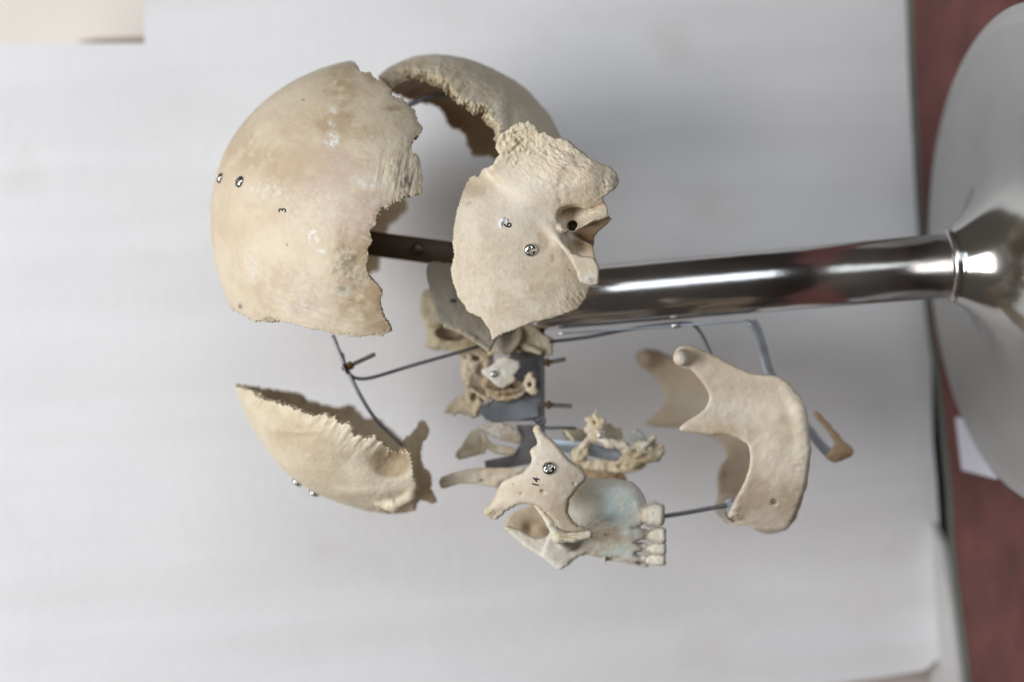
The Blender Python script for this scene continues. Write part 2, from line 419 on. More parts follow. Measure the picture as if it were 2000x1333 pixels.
# ------------------------------------------------------------------ screw heads and printed numbers
def screw_template():
    g = Grid(-15, 15, -15, 15, -9, 14, 0.55)
    head = smax(g.ell((0, 0, 1), (12, 12, 7.5)), -g.Z + 0 * g.X + 0 * g.Y - 1.5, 1.5)
    g2 = np.abs
    slot = np.minimum(np.maximum(g2(g.X) - 2.2, g2(g.Y) - 7.2), np.maximum(g2(g.Y) - 2.2, g2(g.X) - 7.2)) + 0 * g.Z
    slot = np.minimum(slot, np.sqrt(g.X ** 2 + g.Y ** 2) - 3.4 + 0 * g.Z)
    body_cut = -np.maximum(slot, -5.0 - g.Z)
    shaft = np.maximum(np.sqrt(g.X ** 2 + g.Y ** 2) - 4.2, g2(g.Z + 4) - 4.0)
    o = mesh_from(smax(np.minimum(head, shaft), body_cut, 0.5), g, 'screw', SCREWM, world=False, smooth_it=0)
    COL.objects.unlink(o); return o.data
SCREW = screw_template()
def screw(bone, x, y, d=(0, 0, 1), start=None, spin=0.3, scale=1.0, sink=0):
    if start is None: loc, nor = hit(bone, x, y, d)
    else: loc, nor = BV[bone.name].ray_cast(Vector(start), Vector(d))[:2]
    if loc is None: print('no hit for screw', bone.name, x, y); return
    if nor.dot(Vector(d)) > 0: nor = -nor
    p = W(*loc); q = W(*(loc + nor * 4)); n = (q - p).normalized()
    o = bpy.data.objects.new('screw', SCREW); COL.objects.link(o)
    o.rotation_mode = 'QUATERNION'; o.rotation_quaternion = n.to_track_quat('Z', 'Y') @ Matrix.Rotation(spin, 3, 'Z').to_quaternion()
    o.scale = (scale,) * 3; o.location = p - n * sink * S0; put(o, bone); return o
def number(bone, txt, x, y, size, rot=0.0, shear=0.0, bold=0.0, lift=0.5, name='number_mark', mat=None):
    cu = bpy.data.curves.new('txt', 'FONT'); cu.body = txt; cu.size = 1; cu.align_x = 'CENTER'; cu.align_y = 'CENTER'; cu.shear = shear
    cu.offset = bold; cu.resolution_u = 5
    ob = bpy.data.objects.new('txt', cu); COL.objects.link(ob)
    dg = bpy.context.evaluated_depsgraph_get(); dg.update()
    me = bpy.data.meshes.new_from_object(ob.evaluated_get(dg)); bpy.data.objects.remove(ob)
    vs = []
    for v in me.vertices:
        a, b = v.co.x * size, v.co.y * size
        a, b = a * math.cos(rot) - b * math.sin(rot), a * math.sin(rot) + b * math.cos(rot)
        X, Y = x - b, y - a                     # glyph up = photo left, glyph right = photo up
        loc, nor = hit(bone, X, Y)
        if loc is None: loc = Vector((X, Y, vs and -250 or -250))
        vs.append(W(X, Y, loc.z - lift))
    fs = [tuple(p.vertices) for p in me.polygons]
    o = add_mesh(name, vs, fs, mat or INK, bone); bpy.data.meshes.remove(me); return o

# ================================================================== THE SETTING
FOAM = simple('white_foam', (0.765, 0.765, 0.78), 0.85, 0, 9, 0.035, 0.35, 160)
def foam_mat():
    m = FOAM; N, L = m.node_tree.nodes, m.node_tree.links; b = N['Principled BSDF']
    tc = next(n for n in N if n.type == 'TEX_COORD')
    mp = N.new('ShaderNodeMapping'); mp.inputs['Scale'].default_value = (26, 1, 2.5); L.new(tc.outputs['Object'], mp.inputs[0])
    n = N.new('ShaderNodeTexNoise'); n.inputs['Scale'].default_value = 1.0; n.inputs['Detail'].default_value = 3; L.new(mp.outputs[0], n.inputs['Vector'])
    n2 = N.new('ShaderNodeTexNoise'); n2.inputs['Scale'].default_value = 16; n2.inputs['Detail'].default_value = 3; n2.inputs['Roughness'].default_value = 0.4; L.new(tc.outputs['Object'], n2.inputs['Vector'])
    r = N.new('ShaderNodeValToRGB'); r.color_ramp.elements[0].position = 0.42; r.color_ramp.elements[1].position = 0.62
    r.color_ramp.elements[0].color = (1, 1, 1, 1); r.color_ramp.elements[1].color = (0.95, 0.945, 0.94, 1); L.new(n.outputs[0], r.inputs[0])
    r2 = N.new('ShaderNodeValToRGB'); r2.color_ramp.elements[0].position = 0.62; r2.color_ramp.elements[1].position = 0.82
    r2.color_ramp.elements[0].color = (1, 1, 1, 1); r2.color_ramp.elements[1].color = (0.90, 0.875, 0.85, 1); L.new(n2.outputs[0], r2.inputs[0])
    src = b.inputs['Base Color'].links[0].from_socket
    for ramp in (r, r2):
        x = N.new('ShaderNodeMix'); x.data_type = 'RGBA'; x.blend_type = 'MULTIPLY'; x.inputs[0].default_value = 1
        L.new(src, x.inputs[6]); L.new(ramp.outputs[0], x.inputs[7]); src = x.outputs[2]
    L.new(src, b.inputs['Base Color'])
foam_mat()
CREAM = simple('cream_wall_paint', (0.80, 0.74, 0.68), 0.7, 0, 8, 0.04)
BROWN = simple('shadow_brown', (0.30, 0.22, 0.17), 0.6, 0, 20, 0.2)
RED = simple('red_cloth', (0.115, 0.038, 0.034), 0.75, 0, 22, 0.4, 0.8, 300)
DARK = simple('dark_floor', (0.012, 0.010, 0.009), 0.8, 0, 30, 0.3)
EDGE = simple('dark_binding', (0.085, 0.09, 0.075), 0.6, 0, 40, 0.2)
PAPER = simple('white_paper', (0.62, 0.62, 0.70), 0.7, 0, 20, 0.03)
GREYF = simple('grey_offcut', (0.50, 0.49, 0.49), 0.8, 0, 14, 0.08)

a0, a1 = floor_at(1771, 0), floor_at(1838, 1150)
bd = (a1 - a0); bd.z = 0; bd.normalize(); bn = Vector((bd.y, -bd.x, 0))
if bn.dot(FW) < 0: bn = -bn
def on_board(px, py, off=0.0):
    r = ray(px, py); t = (a0 + bn * off - CAM).dot(bn) / r.dot(bn); return CAM + r * t
def prism(name, pts, dirv, mat, parent=None, bev=0.0015):
    n = len(pts); vs = [*pts, *[p + dirv for p in pts]]
    fs = [tuple(range(n)), tuple(range(n, 2 * n))[::-1]] + [(i, (i + 1) % n, n + (i + 1) % n, n + i) for i in range(n)]
    o = add_mesh(name, vs, fs, mat, parent)
    if bev:
        b = o.modifiers.new('bevel', 'BEVEL'); b.width = bev; b.segments = 3; b.limit_method = 'ANGLE'
    return o
# foam sheet: notch at the photo's top left, lower corner softly torn at the photo's bottom right
low = [(1772, -260), (1773, 0), (1776, 90), (1784, 200), (1790, 300), (1793, 450), (1797, 560), (1805, 680), (1806, 750), (1808, 860), (1815, 940), (1822, 1040), (1832, 1150), (1834, 1230), (1828, 1275), (1800, 1296), (1720, 1310), (1600, 1326), (1300, 1350), (1000, 1380)]
pts = [on_board(*p) for p in low] + [on_board(x, y) for x, y in ((-200, 1420), (-200, 100), (297, 100), (297, -260))]
foam = prism('foam_sheet', pts, bn * 0.012, FOAM, bev=0.0045)
tag(foam, 'large white foam sheet standing upright behind the exploded skull', 'foam sheet')
# the far wall beyond the notch and a brown strip built in place of a shadow
wl_ = prism('wall', [on_board(*p, 0.16) for p in ((-700, -600), (1750, -600), (1830, 2200), (-700, 2200))], bn * 0.02, CREAM, bev=0)
tag(wl_, 'cream painted wall seen in the notch of the foam sheet', 'wall', kind='structure')
strip_pts = [on_board(*p, 0.10) for p in ((158, 84), (190, 79), (330, 74), (330, 92), (330, 110), (158, 110))]
lg = prism('shadow_strip', strip_pts, bn * 0.05, BROWN, bev=0.001); tag(lg, 'thin brown strip standing in for a shadow on the cream wall behind the foam notch', 'shadow_strip')
# floor and red cloth
fl = add_mesh('floor', [Vector((-1.5, -0.145, -0.006)), Vector((1.5, -0.145, -0.006)), Vector((1.5, 1.2, -0.006)), Vector((-1.5, 1.2, -0.006))], [(0, 1, 2, 3)], DARK)
tag(fl, kind='structure')
edge = [(1768, -300), (1779, 0), (1783, 120), (1789, 240), (1797, 380), (1806, 520), (1820, 640), (1836, 760), (1846, 860), (1856, 960), (1862, 1080), (1874, 1180), (1886, 1280), (1894, 1340), (1915, 1560)]
E = [floor_at(*p) for p in edge]
far_ = [Vector((E[-1].x, -0.132, 0)), Vector((E[0].x, -0.132, 0))]
n = len(E) + 2
top = E + far_
vs = [p + Vector((0, 0, 0)) for p in top] + [p + Vector((0, 0, -0.0045)) for p in top]
cl = add_mesh('red_cloth', vs, [tuple(range(n)), tuple(range(n, 2 * n))[::-1]] + [(i, (i + 1) % n, n + (i + 1) % n, n + i) for i in range(n)], RED)
tag(cl, 'dull red cloth mat under the steel stand', 'mat')
# dark binding along the mat's back edge
vs, fs = [], []
for i, (x, y) in enumerate(edge):
    p = floor_at(x, y); d = floor_at(*edge[min(i + 1, len(edge) - 1)]) - floor_at(*edge[max(i - 1, 0)]); d.normalize(); s_ = Vector((0, 0, 1)).cross(d)
    for a, h in ((-0.0035, -0.004), (-0.0035, 0.0012), (-0.002, 0.0022), (0.002, 0.0022), (0.0035, 0.0012), (0.0035, -0.004)): vs.append(p + s_ * a + Vector((0, 0, h)))
for i in range(len(edge) - 1):
    for k in range(5): fs.append((i * 6 + k, i * 6 + k + 1, i * 6 + 7 + k, i * 6 + 6 + k))
add_mesh('binding', vs, fs, EDGE, cl, True)
# paper scrap under the foot, pale offcut behind the mat
pp = [floor_at(x, y, 0.0006) for x, y in ((1866, 815), (1878, 918), (1945, 936), (1990, 930), (1960, 830))]
pv = pp + [p - Vector((0, 0, 0.0004)) for p in pp]
pa = add_mesh('paper_scrap', pv, [(0, 1, 2, 3, 4), (9, 8, 7, 6, 5)] + [(i, (i + 1) % 5, 5 + (i + 1) % 5, 5 + i) for i in range(5)], PAPER)
tag(pa, 'white paper scrap on the red mat, half under the steel foot', 'paper')
oc = [floor_at(x, y) for x, y in ((1824, 1005), (1848, 1060), (1868, 1180), (1882, 1300), (1892, 1400), (1832, 1420))]
of = add_mesh('foam_offcut', oc + [p + Vector((0, 0, 0.004)) for p in oc], [(5, 4, 3, 2, 1, 0), (6, 7, 8, 9, 10, 11)] + [(i, (i + 1) % 6, 6 + (i + 1) % 6, 6 + i) for i in range(6)], GREYF)
tag(of, 'pale grey foam offcut lying between the foam sheet and the red mat', 'foam offcut')
cb = prism('cream_board', [on_board(*p, 0.03) for p in ((900, 1270), (1850, 1240), (1862, 1340), (1866, 1700), (900, 1700))], bn * 0.01, simple('pinkish_cream_board', (0.62, 0.54, 0.50), 0.8, 0, 12, 0.06), bev=0.001)
tag(cb, 'pinkish cream board peeping out behind the lower corner of the foam sheet', 'board')

# ================================================================== THE STAND
stand = empty('steel_stand', (0, 0, 0)); tag(stand, 'polished steel stand with round domed foot, pole, straps and wires', 'stand')
ptop, pbot = W(1046, 588, 0), W(1851, 519, 0)
pax = (pbot - ptop).normalized()
plen = (pbot - ptop).length
r0, r1 = 0.01535, 0.01625
lathe('pole', [(r0 - 0.0012, 0.006), (r0 - 0.0010, 0.0), (r0 - 0.0003, -0.0003), (r0, 0.0006), (r0 + (r1 - r0) * 0.5, plen * 0.5), (r1, plen + 0.004)], ptop, pax, CHROME, stand)
lathe('collar', [(r1 - 0.001, -0.0022), (r1 + 0.0014, -0.0022), (r1 + 0.0027, -0.0008), (r1 + 0.0029, 0.0008), (r1 + 0.0020, 0.0022), (r1 - 0.001, 0.003)], pbot, pax, CHROME, stand)
R = (floor_at(2012, 500) - floor_at(2012, 972)).length
print('foot radius', R, 'pole', plen)
pz = pbot.z
prof = [(R - 0.001, 0.0004), (R, 0.0010), (R + 0.0006, 0.0025), (R, 0.0042), (R - 0.002, 0.0050), (R - 0.004, 0.0052), (R - 0.006, 0.0056), (R - 0.009, 0.0068)]
for i in range(1, 91):
    t = i / 90; rr_ = R - 0.009 + (r1 + 0.0022 - R + 0.009) * t
    ex = math.exp(-(rr_ - r1 - 0.0022) / 0.019); zz_ = 0.0068 + 0.006 * t
    prof.append((rr_, zz_ + (pz - 0.0015 - 0.0128) * ex))
prof += [(r1 + 0.0018, pz - 0.0003), (r1 - 0.002, pz)]
pf = np.array(prof)
# the neck leans with the pole: shear the profile rings sideways with height
fo = lathe('foot', [tuple(p) for p in pf], Vector((0, 0, 0)), Vector((0, 0, 1)), CHROME_BASE, stand, n=128)
sh = Vector((pbot.x, pbot.y, 0))
for v in fo.data.vertices:
    k = min(1, max(0, v.co.z / pz)) ** 2.0; v.co.x += sh.x * k; v.co.y += sh.y * k
neck = fo
# brown flat bar carrying the vault bones
fb = sweep('flat_bar', [(560, 448, 25), (640, 462, 20), (725, 476, 14), (815, 488, 8), (900, 500, 4), (980, 513, 2), (1030, 530, 2), (1060, 565, 0)], rectp(0.0016, 0.0062), BARMAT, stand)
lathe('bar_screw', [(0.0032, 0), (0.003, 0.0008), (0.0018, 0.0014), (0.0004, 0.0016)], W(815, 486, -2), -FW, BOLT, stand, n=20)
# strap under the pole, bent towards the small hyoid bone
sweep('strap', [(1090, 652, -4), (1200, 645, -4), (1320, 637, -4), (1440, 628, -4), (1462, 627, -2), (1474, 634, 2)], rectp(0.0030, 0.0006), ZINC, stand, hint=FW)
sweep('strap', [(1468, 628, 0), (1478, 646, 2), (1490, 682, 8), (1506, 735, 14), (1540, 790, 20), (1582, 842, 24), (1604, 870, 26), (1626, 894, 28)], rectp(0.0006, 0.0025), ZINC, stand, hint=FW)
def bolt_part(p0, p1, r, name='bolt', nut_at=None, nr=0.0024, nl=0.0022):
    a, b = W(*p0), W(*p1); d = b - a; L = d.length
    prof = [(r * 0.7, 0)]; k = 0; z = 0.0002
    while z < L:
        prof.append((r * (1.0 if k % 2 == 0 else 0.82), z)); z += 0.00035; k += 1
    prof.append((r * 0.8, L))
    o = lathe(name, prof, a, d, BOLT, stand, n=14, smooth=False)
    if nut_at is not None:
        c = a + d.normalized() * nut_at
        lathe('nut', [(nr * 0.92, 0), (nr, 0.0003), (nr, nl - 0.0003), (nr * 0.92, nl)], c, d, BRASS, stand, n=6, smooth=False)
    return o
sweep('support_wire', [(650, 655, -35), (664, 690, -35), (682, 730, -35), (705, 775, -38), (730, 814, -40), (757, 842, -40), (786, 870, -40)], circ(0.00092, 8), WIRE, stand)
sweep('support_wire', [(668, 690, -30), (675, 718, -28), (686, 734, -28), (702, 740, -28), (730, 737, -26), (800, 716, -20), (870, 696, -14), (925, 680, -10), (960, 668, -8)], circ(0.00088, 8), WIRE, stand)
bolt_part((668, 722, -40), (733, 692, -40), 0.00115, nut_at=0.0035)
lathe('washer', [(0.0006, 0), (0.0028, 0.0002), (0.0028, 0.0008), (0.0006, 0.001)], W(672, 722, -42), W(700, 707, -42) - W(672, 720, -42), STEEL, stand, n=16)
sweep('occipital_strap', [(790, 208, 20), (812, 200, 20), (832, 191, 20), (862, 186, 20), (905, 187, 22), (935, 200, 25), (952, 214, 28)], rectp(0.0005, 0.0013), STEEL, stand)
bolt_part((938, 200, 30), (956, 222, 30), 0.0016, nut_at=0.001, nr=0.0034)
sweep('support_wire', [(1070, 668, -12), (1110, 664, -10), (1160, 657, -8), (1220, 645, -6), (1300, 634, -4), (1345, 632, -4), (1362, 642, -2), (1375, 662, 0), (1390, 695, 4), (1405, 730, 10)], circ(0.0009, 8), WIRE, stand)
lathe('strap_screw', [(0.0038, 0), (0.0036, 0.0012), (0.0024, 0.002), (0.0005, 0.0023)], W(1320, 634, -4), (W(1320, 650, -4) - W(1320, 634, -4)), SCREWM, stand, n=24)
sweep('support_wire', [(1296, 1009, -40), (1340, 1002, -42), (1395, 992, -44), (1440, 984, -50)], circ(0.0011, 8), WIRE, stand)
# central bracket: an upright grey plate seen on its face with its dark folded edge
def plate(name, pts, w, th, mat, tilt=(0, 0), parent=stand):
    c = np.mean(pts, axis=0)
    P = [W(x, y, w + (x - c[0]) * tilt[0] + (y - c[1]) * tilt[1]) for x, y in pts]
    return prism(name, P, FW * th, mat, parent, bev=0.0004)
plate('bracket_plate', [(1000, 655), (1058, 668), (1059, 700), (1059, 838), (1052, 838), (1050, 820), (1005, 822), (960, 823), (938, 808), (940, 796), (990, 770)], 20, 0.0012, STEEL, (0.15, 0.0))
plate('bracket_flange', [(1056, 640), (1062, 640), (1063, 848), (1057, 848)], -6, 0.012, BOLT)
plate('bracket_tab', [(944, 812), (968, 784), (1010, 774), (1048, 770), (1050, 812), (1000, 822), (950, 820)], 4, 0.001, ZINC, (0.3, -0.5))
bolt_part((1050, 712, 0), (1105, 702, 0), 0.0012, nut_at=0.004)
bolt_part((1050, 790, 0), (1117, 794, 0), 0.0012, nut_at=0.0046)
sweep('support_wire', [(1040, 822, -4), (1050, 832, -8), (1064, 824, -8), (1058, 816, -2), (1048, 826, -2), (1066, 836, -4), (1100, 836, 0), (1125, 838, 6)], circ(0.0008, 8), WIRE, stand, n=4)
plate('bracket_plate', [(1010, 832), (1060, 832), (1062, 868), (1040, 905), (1000, 912), (950, 916), (948, 902), (1005, 890), (1020, 862)], 26, 0.0012, STEEL, (0.1, 0.2))
sweep('cross_strap', [(1050, 866, 8), (1085, 870, 6), (1130, 874, 10), (1175, 884, 20), (1225, 892, 24), (1262, 893, 26)], rectp(0.0004, 0.0032), ZINC, stand)

# ================================================================== THE BONES
def A2(g): return g.X2, g.Y2
# ---- left parietal (number 3)
g = Grid(396, 860, 90, 690, -330, 30, 2.0)
cutN = g.poly([(380, 80), (600, 60), (692, 121), (699, 126), (704, 138), (722, 140), (738, 154), (744, 150), (762, 170), (770, 186), (786, 190), (800, 204), (812, 214), (818, 236), (829, 250), (822, 262), (812, 268), (806, 284), (806, 296), (817, 300), (824, 322), (827, 345), (824, 362), (826, 378), (810, 384), (796, 382), (784, 394), (766, 400), (757, 410), (748, 406), (738, 424), (736, 440), (724, 452), (728, 470), (720, 488), (722, 505), (716, 520), (722, 540), (738, 556), (750, 574), (745, 586), (744, 602), (754, 622), (766, 648), (756, 654), (748, 660), (728, 656), (700, 662), (672, 657), (650, 655), (600, 643), (548, 630), (534, 634), (510, 630), (494, 632), (480, 622), (462, 611), (440, 600), (380, 600)],
    1, jag=3.0, js=9, seed=2, teeth=9.5, tw=6.5, tmask=lambda x, y: np.clip((x - 700) / 60, 0.25, 1) * (y < 660) + ((x < 560) & (y > 560)) * 0.9)
out = [(698, 116), (640, 131), (600, 147), (540, 180), (500, 213), (465, 253), (440, 293), (422, 340), (413, 395), (413, 450), (421, 510), (437, 565), (463, 622), (505, 690), (570, 750), (650, 790), (760, 800), (880, 750), (960, 640), (985, 500), (970, 350), (920, 230), (850, 150), (770, 112)]
sd, cvf = dome(g, (700, 440), -40, 270, out, 17, cutN, None, 0, tz=2.0)
def disp_par(V, n):
    x, y, z = V.T
    d = 0.9 * fbm(x, y, z, 40, 3, 1) + 0.30 * fbm(x, y, z, 6, 2, 2)
    m1 = np.exp(-((x - 785) / 42) ** 2 - ((y - 342) / 48) ** 2)
    d += 5.5 * m1 * (fbm(x + 0.22 * (y - 340) , y * 0.16, z * 0.3, 11, 4, 5))
    m2 = np.exp(-(((x - 700) + (y - 605) * 0.2) / 62) ** 2 - ((y - 600) / 50) ** 2)
    d += 3.0 * m2 * fbm((x + y * 0.3) * 0.16, y - 0.42 * x, z * 0.2, 8, 3, 6)
    m3 = np.exp(-((x - 715) / 30) ** 2 - ((y - 455) / 75) ** 2)
    d += 2.6 * m3 * fbm(x * 0.2, y - 0.2 * x, z * 0.2, 7, 3, 8)
    c, G = cvf(V)
    rim = np.clip(1 + c / 11, 0, 1)
    d += rim * 2.4 * fbm(x, y, z, 6, 3, 9) - 1.2 * rim
    d += 2.0 * np.exp(-((np.hypot(x - 745, (y - 420) * 0.9) - 185) / 12) ** 2) * np.clip((690 - x) / 60, 0, 1)
    return d
def marks_par(V):
    x, y, z = V.T; c, G = cvf(V)
    rim = np.clip(1 + c / 4, 0, 1); inn = np.clip((0.965 - G) / 0.02, 0, 1)
    return dict(tan=np.maximum(np.maximum(blobs(V, [(668, 170, 30, 40, 0.75), (655, 240, 42, 28, 0.75), (700, 262, 50, 20, 0.5), (765, 212, 18, 6, 0.8), (470, 270, 40, 60, 0.5), (500, 310, 50, 25, 0.55), (560, 350, 60, 22, 0.35), (730, 400, 36, 22, 0.6), (690, 470, 40, 60, 0.85), (720, 590, 60, 35, 0.8), (740, 150, 30, 14, .6), (560, 560, 60, 40, 0.4), (590, 590, 30, 20, 0.5), (585, 320, 90, 60, 0.28), (745, 640, 26, 14, 0.8)], 3), inn * 0.75), rim * 0.25),
        dark=np.maximum(blobs(V, [(676, 520, 24, 34, 0.55), (668, 496, 16, 16, 0.45), (690, 545, 24, 22, 0.4), (790, 356, 12, 20, 0.7), (775, 335, 16, 26, 0.3), (530, 626, 16, 7, 0.7), (668, 565, 12, 9, 0.5)], 4, 7), blobs(V, [(593, 196, 3, 2, 1), (470, 598, 4, 7, 0.8)], 5, 40)),
        teal=blobs(V, [(672, 568, 16, 10, 0.35)], 6), edge=rim * 0.8, pink=blobs(V, [(640, 350, 70, 70, 0.7), (690, 420, 50, 60, 0.7), (610, 600, 50, 30, .4), (560, 240, 40, 30, .3)], 11, 30),
        chalk=blobs(V, [(648, 273, 13, 14, 1), (650, 215, 10, 6, 0.8), (648, 243, 7, 5, 0.7), (612, 462, 11, 13, 1), (628, 490, 10, 5, 0.9), (715, 355, 26, 14, 0.6), (620, 410, 70, 60, 0.25), (585, 580, 60, 50, 0.28), (520, 370, 40, 16, 0.45), (492, 520, 14, 34, 0.5), (540, 385, 60, 12, 0.3), (590, 598, 12, 10, 0.7), (740, 395, 30, 12, 0.4)], 8, 6))
par = mesh_from(sd, g, 'parietal_bone', BONE_WARM, disp=disp_par, marks=marks_par)
tag(par, 'big smooth domed skull plate with two screws and the number 3', 'skull bone')
screw(par, 431, 349, scale=0.92); screw(par, 469, 356, spin=0.8, scale=0.95)
number(par, '3', 552, 411, 21, rot=0.0, bold=0.018)
number(par, 'I', 560, 478, 10, rot=2.1, name='ink_stroke')

# ---- right parietal, behind
g = Grid(440, 830, 130, 640, 40, 330, 3.0)
cutF = g.poly([(430, 120), (640, 120), (700, 180), (740, 230), (770, 300), (785, 370), (798, 398), (797, 412), (782, 420), (776, 432), (762, 440), (757, 452), (742, 462), (738, 480), (742, 505), (741, 530), (722, 534), (715, 560), (735, 590), (730, 610), (690, 622), (600, 620), (500, 590), (430, 560)], 1, jag=4, js=11, teeth=4, tw=11)
out2 = [(670, 165), (600, 185), (540, 225), (490, 290), (468, 350), (460, 420), (466, 500), (490, 580), (560, 660), (680, 710), (800, 700), (900, 620), (930, 480), (900, 330), (830, 220), (750, 172)]
sd, cv2 = dome(g, (700, 440), 50, 240, [(x, y) for x, y in out2], 16, cutF, None, 999)
sd = np.maximum(sd, 60 - g.Z)
parF = mesh_from(sd, g, 'parietal_bone', BONE_BROWN, disp=rough(1.5, 9), marks=lambda V: dict(tan=np.full(len(V), 0.45), edge=np.clip(1 + cv2(V)[0] / 6, 0, 1)))
tag(parF, 'brown inside of the far parietal plate, glimpsed behind the plate numbered 3', 'skull bone')

# ---- occipital
g = Grid(722, 1126, 86, 420, -215, 265, 2.0)
nearK = g.poly([(700, 166), (735, 152), (752, 150), (775, 138), (805, 136), (832, 142), (858, 152), (876, 168), (888, 182), (900, 196), (915, 200), (930, 208), (944, 206), (955, 216), (962, 234), (975, 246), (978, 262), (1000, 300), (1020, 330), (1060, 350), (1200, 350), (1200, 40), (700, 40)],
    1, jag=3.5, js=8, seed=4, teeth=9, tw=9, tmask=lambda x, y: np.clip((x - 760) / 60, 0.2, 1))
farK = g.poly([(700, 166), (735, 150), (752, 160), (775, 172), (810, 182), (848, 192), (866, 208), (870, 224), (878, 238), (905, 244), (914, 262), (918, 280), (930, 296), (944, 304), (956, 302), (980, 308), (1010, 330), (1060, 360), (1200, 360), (1200, 40), (700, 40)], 1, jag=3, js=12, seed=9, teeth=5, tw=13)
outO = [(724, 168), (740, 145), (765, 122), (800, 111), (850, 104), (895, 110), (935, 125), (965, 143), (1000, 152), (1030, 175), (1060, 213), (1082, 245), (1096, 268), (1112, 330), (1108, 400), (1070, 480), (1000, 545), (900, 580), (800, 565), (700, 500), (650, 420), (645, 330), (665, 250), (700, 200)]
sd, cvo = dome(g, (885, 345), 25, 225, outO, 27, nearK, farK, 25, tz=2.5, ts=8)
def disp_occ(V, n):
    x, y, z = V.T; c, G = cvo(V); rim = np.clip(1 + c / 10, 0, 1)
    s_ = np.arctan2(y - 330, x - 790) * 190; r_ = np.hypot(y - 330, x - 790); band = np.exp(np.clip(c, -200, 0) / 16)
    return 2.5 * fbm(x, y, z, 30, 3, 1) + 0.6 * fbm(x, y, z, 6, 2) + rim * 3.0 * fbm(x, y, z, 7, 3, 7) + band * 6.0 * fbm(s_, r_ * 0.2, z * 0.2, 10, 3, 12) + gauss(x, y, [(975, 205, 20, 28, 4), (1005, 235, 14, 40, -4), (960, 190, 16, 10, -2)]) * (z < 0)
def marks_occ(V):
    x, y, z = V.T; c, G = cvo(V); rim = np.clip(1 + c / 7, 0, 1); inn = np.clip((0.95 - G) / 0.02, 0, 1)
    return dict(edge=rim * np.clip(0.7 + fbm(x, y, z, 10, 2, 3), 0, 1), tan=np.maximum(inn * 0.85, blobs(V, [(800, 125, 60, 10, 0.5), (880, 170, 30, 20, 0.4)], 2)), dark=blobs(V, [(945, 212, 9, 11, 0.9)], 3, 30) * 0.6)
occ = mesh_from(sd, g, 'occipital_bone', BONE_CREAM, disp=disp_occ, marks=marks_occ)
tag(occ, 'bowl-shaped occipital bone with a toothed rim, highest in the photo above the ear bone', 'skull bone')

# ---- frontal
g = Grid(440, 880, 736, 1030, -215, 240, 2.0)
nearK = g.poly([(430, 744), (458, 755), (487, 763), (508, 780), (540, 786), (565, 794), (590, 806), (612, 812), (634, 812), (652, 816), (668, 828), (686, 832), (694, 852), (712, 858), (733, 854), (748, 868), (762, 884), (780, 890), (803, 888), (806, 912), (808, 940), (818, 956), (800, 962), (790, 976), (765, 985), (760, 1000), (730, 1040), (500, 1100), (380, 800)],
    1, jag=5.0, js=9, seed=6, teeth=8, tw=8, tmask=lambda x, y: np.clip((x - 470) / 60, 0, 1))
farK = g.poly([(430, 744), (457, 753), (487, 757), (530, 764), (562, 766), (584, 776), (604, 788), (650, 796), (685, 796), (700, 808), (708, 822), (745, 822), (762, 840), (786, 862), (800, 880), (820, 900), (830, 960), (810, 1000), (730, 1060), (500, 1100), (380, 800)], 1, jag=3, js=12, seed=8, teeth=3, tw=13)
outF = [(452, 748), (468, 780), (484, 810), (514, 863), (544, 905), (577, 940), (625, 968), (660, 976), (691, 985), (730, 1003), (784, 1004), (850, 985), (920, 940), (975, 860), (990, 760), (970, 660), (900, 570), (800, 520), (700, 510), (600, 540), (520, 600), (470, 670), (448, 720)]
sd, cvr = dome(g, (722, 765), 10, 215, outF, 18, nearK, farK, 10, tz=2.2, ts=8)
# brow process and orbital plates
brow = g.chain([(742, 982, -70, 9), (768, 985, -74, 15), (800, 968, -92, 12), (806, 940, -110, 9)], 6)
op = g.poly([(787, 862), (797, 850), (812, 834), (818, 823), (828, 824), (838, 841), (834, 858), (824, 872), (823, 904), (836, 918), (842, 934), (844, 952), (852, 970), (853, 980), (840, 986), (824, 978), (802, 992), (784, 1003), (760, 1000), (752, 960), (770, 930), (790, 900)], 2, jag=7, js=10, seed=3)
op_s = g.slab(op, 20 + 0.35 * (g.Y2 - 900) * 0, 5)
sd = smin(sd, smin(brow, op_s, 5), 7)
def disp_fr(V, n):
    x, y, z = V.T; c, G = cvr(V); rim = np.clip(1 + c / 10, 0, 1) * (x < 790)
    near = z < -10
    s_ = 0.94 * x + 0.35 * y; r_ = 0.94 * y - 0.35 * x; band = np.exp(np.clip(c, -200, 0) / 18) * (x < 760)
    ddd = gauss(x, y, [(765, 912, 46, 34, 26), (700, 895, 50, 30, 6), (700, 962, 60, 10, -5)])
    vec = np.stack([0 * x, -0.3 * ddd * near, ddd * near], 1)
    return 1.5 * fbm(x, y, z, 34, 3, 1) + 0.5 * fbm(x, y, z, 6, 2) + rim * 3.0 * fbm(x, y, z, 7, 3, 7) + band * 5.5 * fbm(s_ + 0.25 * r_, r_ * 0.22, z * 0.2, 9, 3, 13) + 2.0 * near * np.exp(-((y - 845 + 0.0022 * (x - 590) ** 2) / 5) ** 2) * np.exp(-((x - 590) / 40) ** 2), vec
def marks_fr(V):
    x, y, z = V.T; c, G = cvr(V); rim = np.clip(1 + c / 5, 0, 1) * (x < 800); inn = np.clip((0.95 - G) / 0.02, 0, 1)
    return dict(edge=rim * 0.35, tan=np.maximum(np.maximum(inn * 0.8, blobs(V, [(600, 860, 60, 34, 0.4), (550, 850, 20, 12, 0.5), (640, 900, 40, 60, 0.3)], 2)), (x > 812) * 0.75 + (z > 5) * 0.4 * (x > 780)), dark=blobs(V, [(768, 978, 5, 8, 0.5)], 3, 30))  # orbital plates browned: their shade is put into the colour
